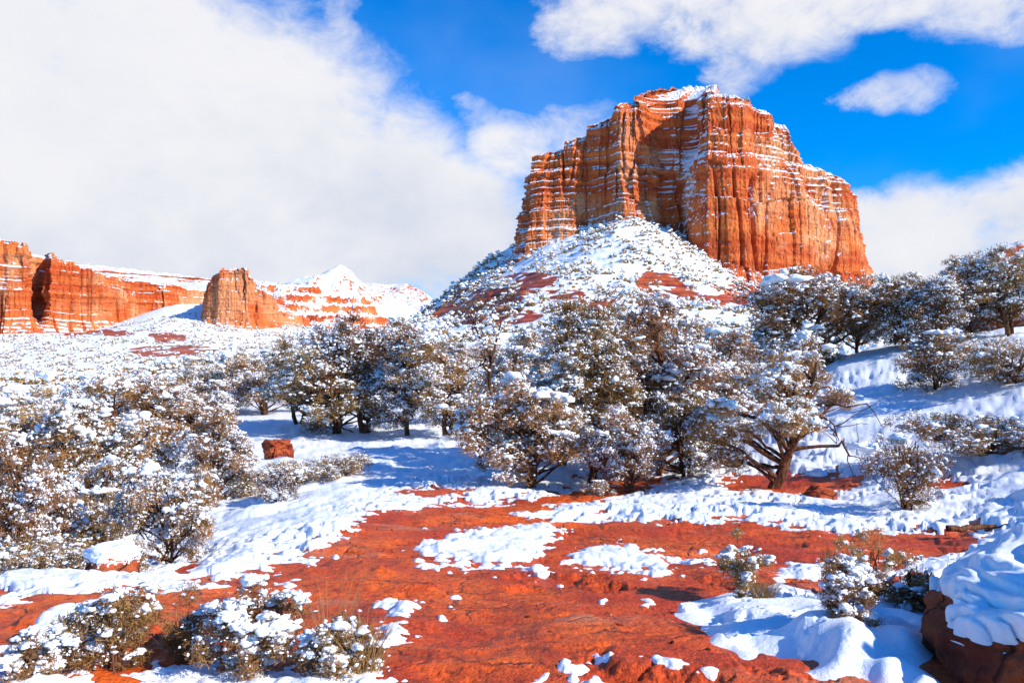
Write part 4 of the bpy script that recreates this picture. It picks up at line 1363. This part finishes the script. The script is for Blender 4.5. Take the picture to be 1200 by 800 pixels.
# ------------------------------------------------------------------ scrub on the cone and the valley floor: one uncountable mass
def scrub_mass():
    rng = np.random.default_rng(77)
    bl, bs = Bag(), Bag()

    def scatter(n, y0, y1, s0, s1, dens_fn, nl, nb, keep_y=True):
        th = rng.uniform(-R(37), R(37), n)
        r = np.sqrt(rng.uniform(y0 ** 2, y1 ** 2, n)) if keep_y else np.exp(rng.uniform(math.log(y0), math.log(y1), n))
        x_, y_ = r * np.sin(th), r * np.cos(th)
        k = rng.random(n) < dens_fn(x_, y_)
        x_, y_ = x_[k], y_[k]
        z_ = rock_z(x_, y_)
        k = rng.random(len(x_)) > bare_mask(x_, y_, z_) * .93
        x_, y_, z_ = x_[k], y_[k], z_[k]
        m_ = len(x_)
        s_ = rng.uniform(s0, s1, m_) * rng.uniform(.5, 1.1, m_) * np.exp(np.clip(rng.normal(0, .34, m_), -.8, .5))
        cen = np.stack([x_, y_, z_ + s_ * .42], -1)
        V, Q = leaf_quads(rng, cen, s_ * .62, nl, (s0 + s1) * .30, (s0 + s1) * .13)
        bl.add(V, Q)
        for j in range(nb):
            off = rng.normal(0, .36, (m_, 3)) * s_[:, None] * np.array([1, 1, .5]) + np.array([0, 0, .42]) * s_[:, None]
            V, T = blobs(rng, cen + off, s_ * rng.uniform(.16, .42, m_), rng.uniform(.45, .8, m_), 1, .3)
            bs.add(V, T)
    near_d = lambda a, b: sst(-.35, .25, fbm(a / 16, b / 16, 3, 201))
    far_d = lambda a, b: .12 + .88 * sst(-.15, .35, fbm(a / 26, b / 42, 4, 203, gain=.65))
    scatter(900, 60, 150, .8, 1.7, near_d, 60, 6)
    scatter(4200, 150, 330, .9, 2.2, far_d, 30, 3)
    scatter(26000, 330, 780, 1.0, 3.4, lambda a, b: far_d(a, b) * (a > -160), 16, 3)
    scatter(24000, 330, 980, 1.0, 3.0, lambda a, b: far_d(a, b) * (a < -60), 12, 2)
    scatter(5000, 520, 760, 1.8, 4.0, lambda a, b: sst(-4, -14, a + (b - 600) * .0 ) * sst(-120, -95, a) * (b > 560 - a * .2), 22, 3)
    a = bl.obj('shrubbery', M_SCRUB, None, smooth=False)
    b = bs.obj('shrubbery_snow', M_TSNOW, a)
    b['kind'] = 'stuff'
    tag(a, kind='stuff')


scrub_mass()


# ------------------------------------------------------------------ small things on the rock
def fallen_log():
    rng = np.random.default_rng(4)
    b = Bag()
    b.add(*tube(wig(rng, np.linspace([-.42, 0, .05], [.40, .08, .09], 9), .05), .045, .025, 8))
    b.add(*tube(wig(rng, np.linspace([.1, .03, .07], [.28, -.16, .17], 6), .03), .02, .006, 6))
    o = b.obj('fallen_branch', M_BARK)
    x_, y_, z_ = ground_at(1148, 612, 10.6)
    o.location = (x_, y_, z_)
    tag(o, 'weathered broken branch lying on snow beside the smooth slope', 'branch')


fallen_log()


def pebbles():
    rng = np.random.default_rng(9)
    n = 1500
    r = rng.uniform(3.6, 13.5, n)
    th = rng.uniform(-R(33), R(30), n)
    x_, y_ = r * np.sin(th), r * np.cos(th)
    k = fbm(x_ * 1.1, y_ * 1.1, 3, 301) > rng.uniform(-.5, .9, n)
    x_, y_ = x_[k], y_[k]
    z_ = rock_z(x_, y_)
    s_ = .004 + .016 * rng.random(len(x_)) ** 4
    V, T = blobs(rng, np.stack([x_, y_, z_ + s_ * .25], -1), s_, rng.uniform(.5, .8, len(x_)), 1, .25)
    o = mesh_np('pebbles', V, None, M_ROCK, tris=T, smooth=False)
    tag(o, kind='stuff')


pebbles()
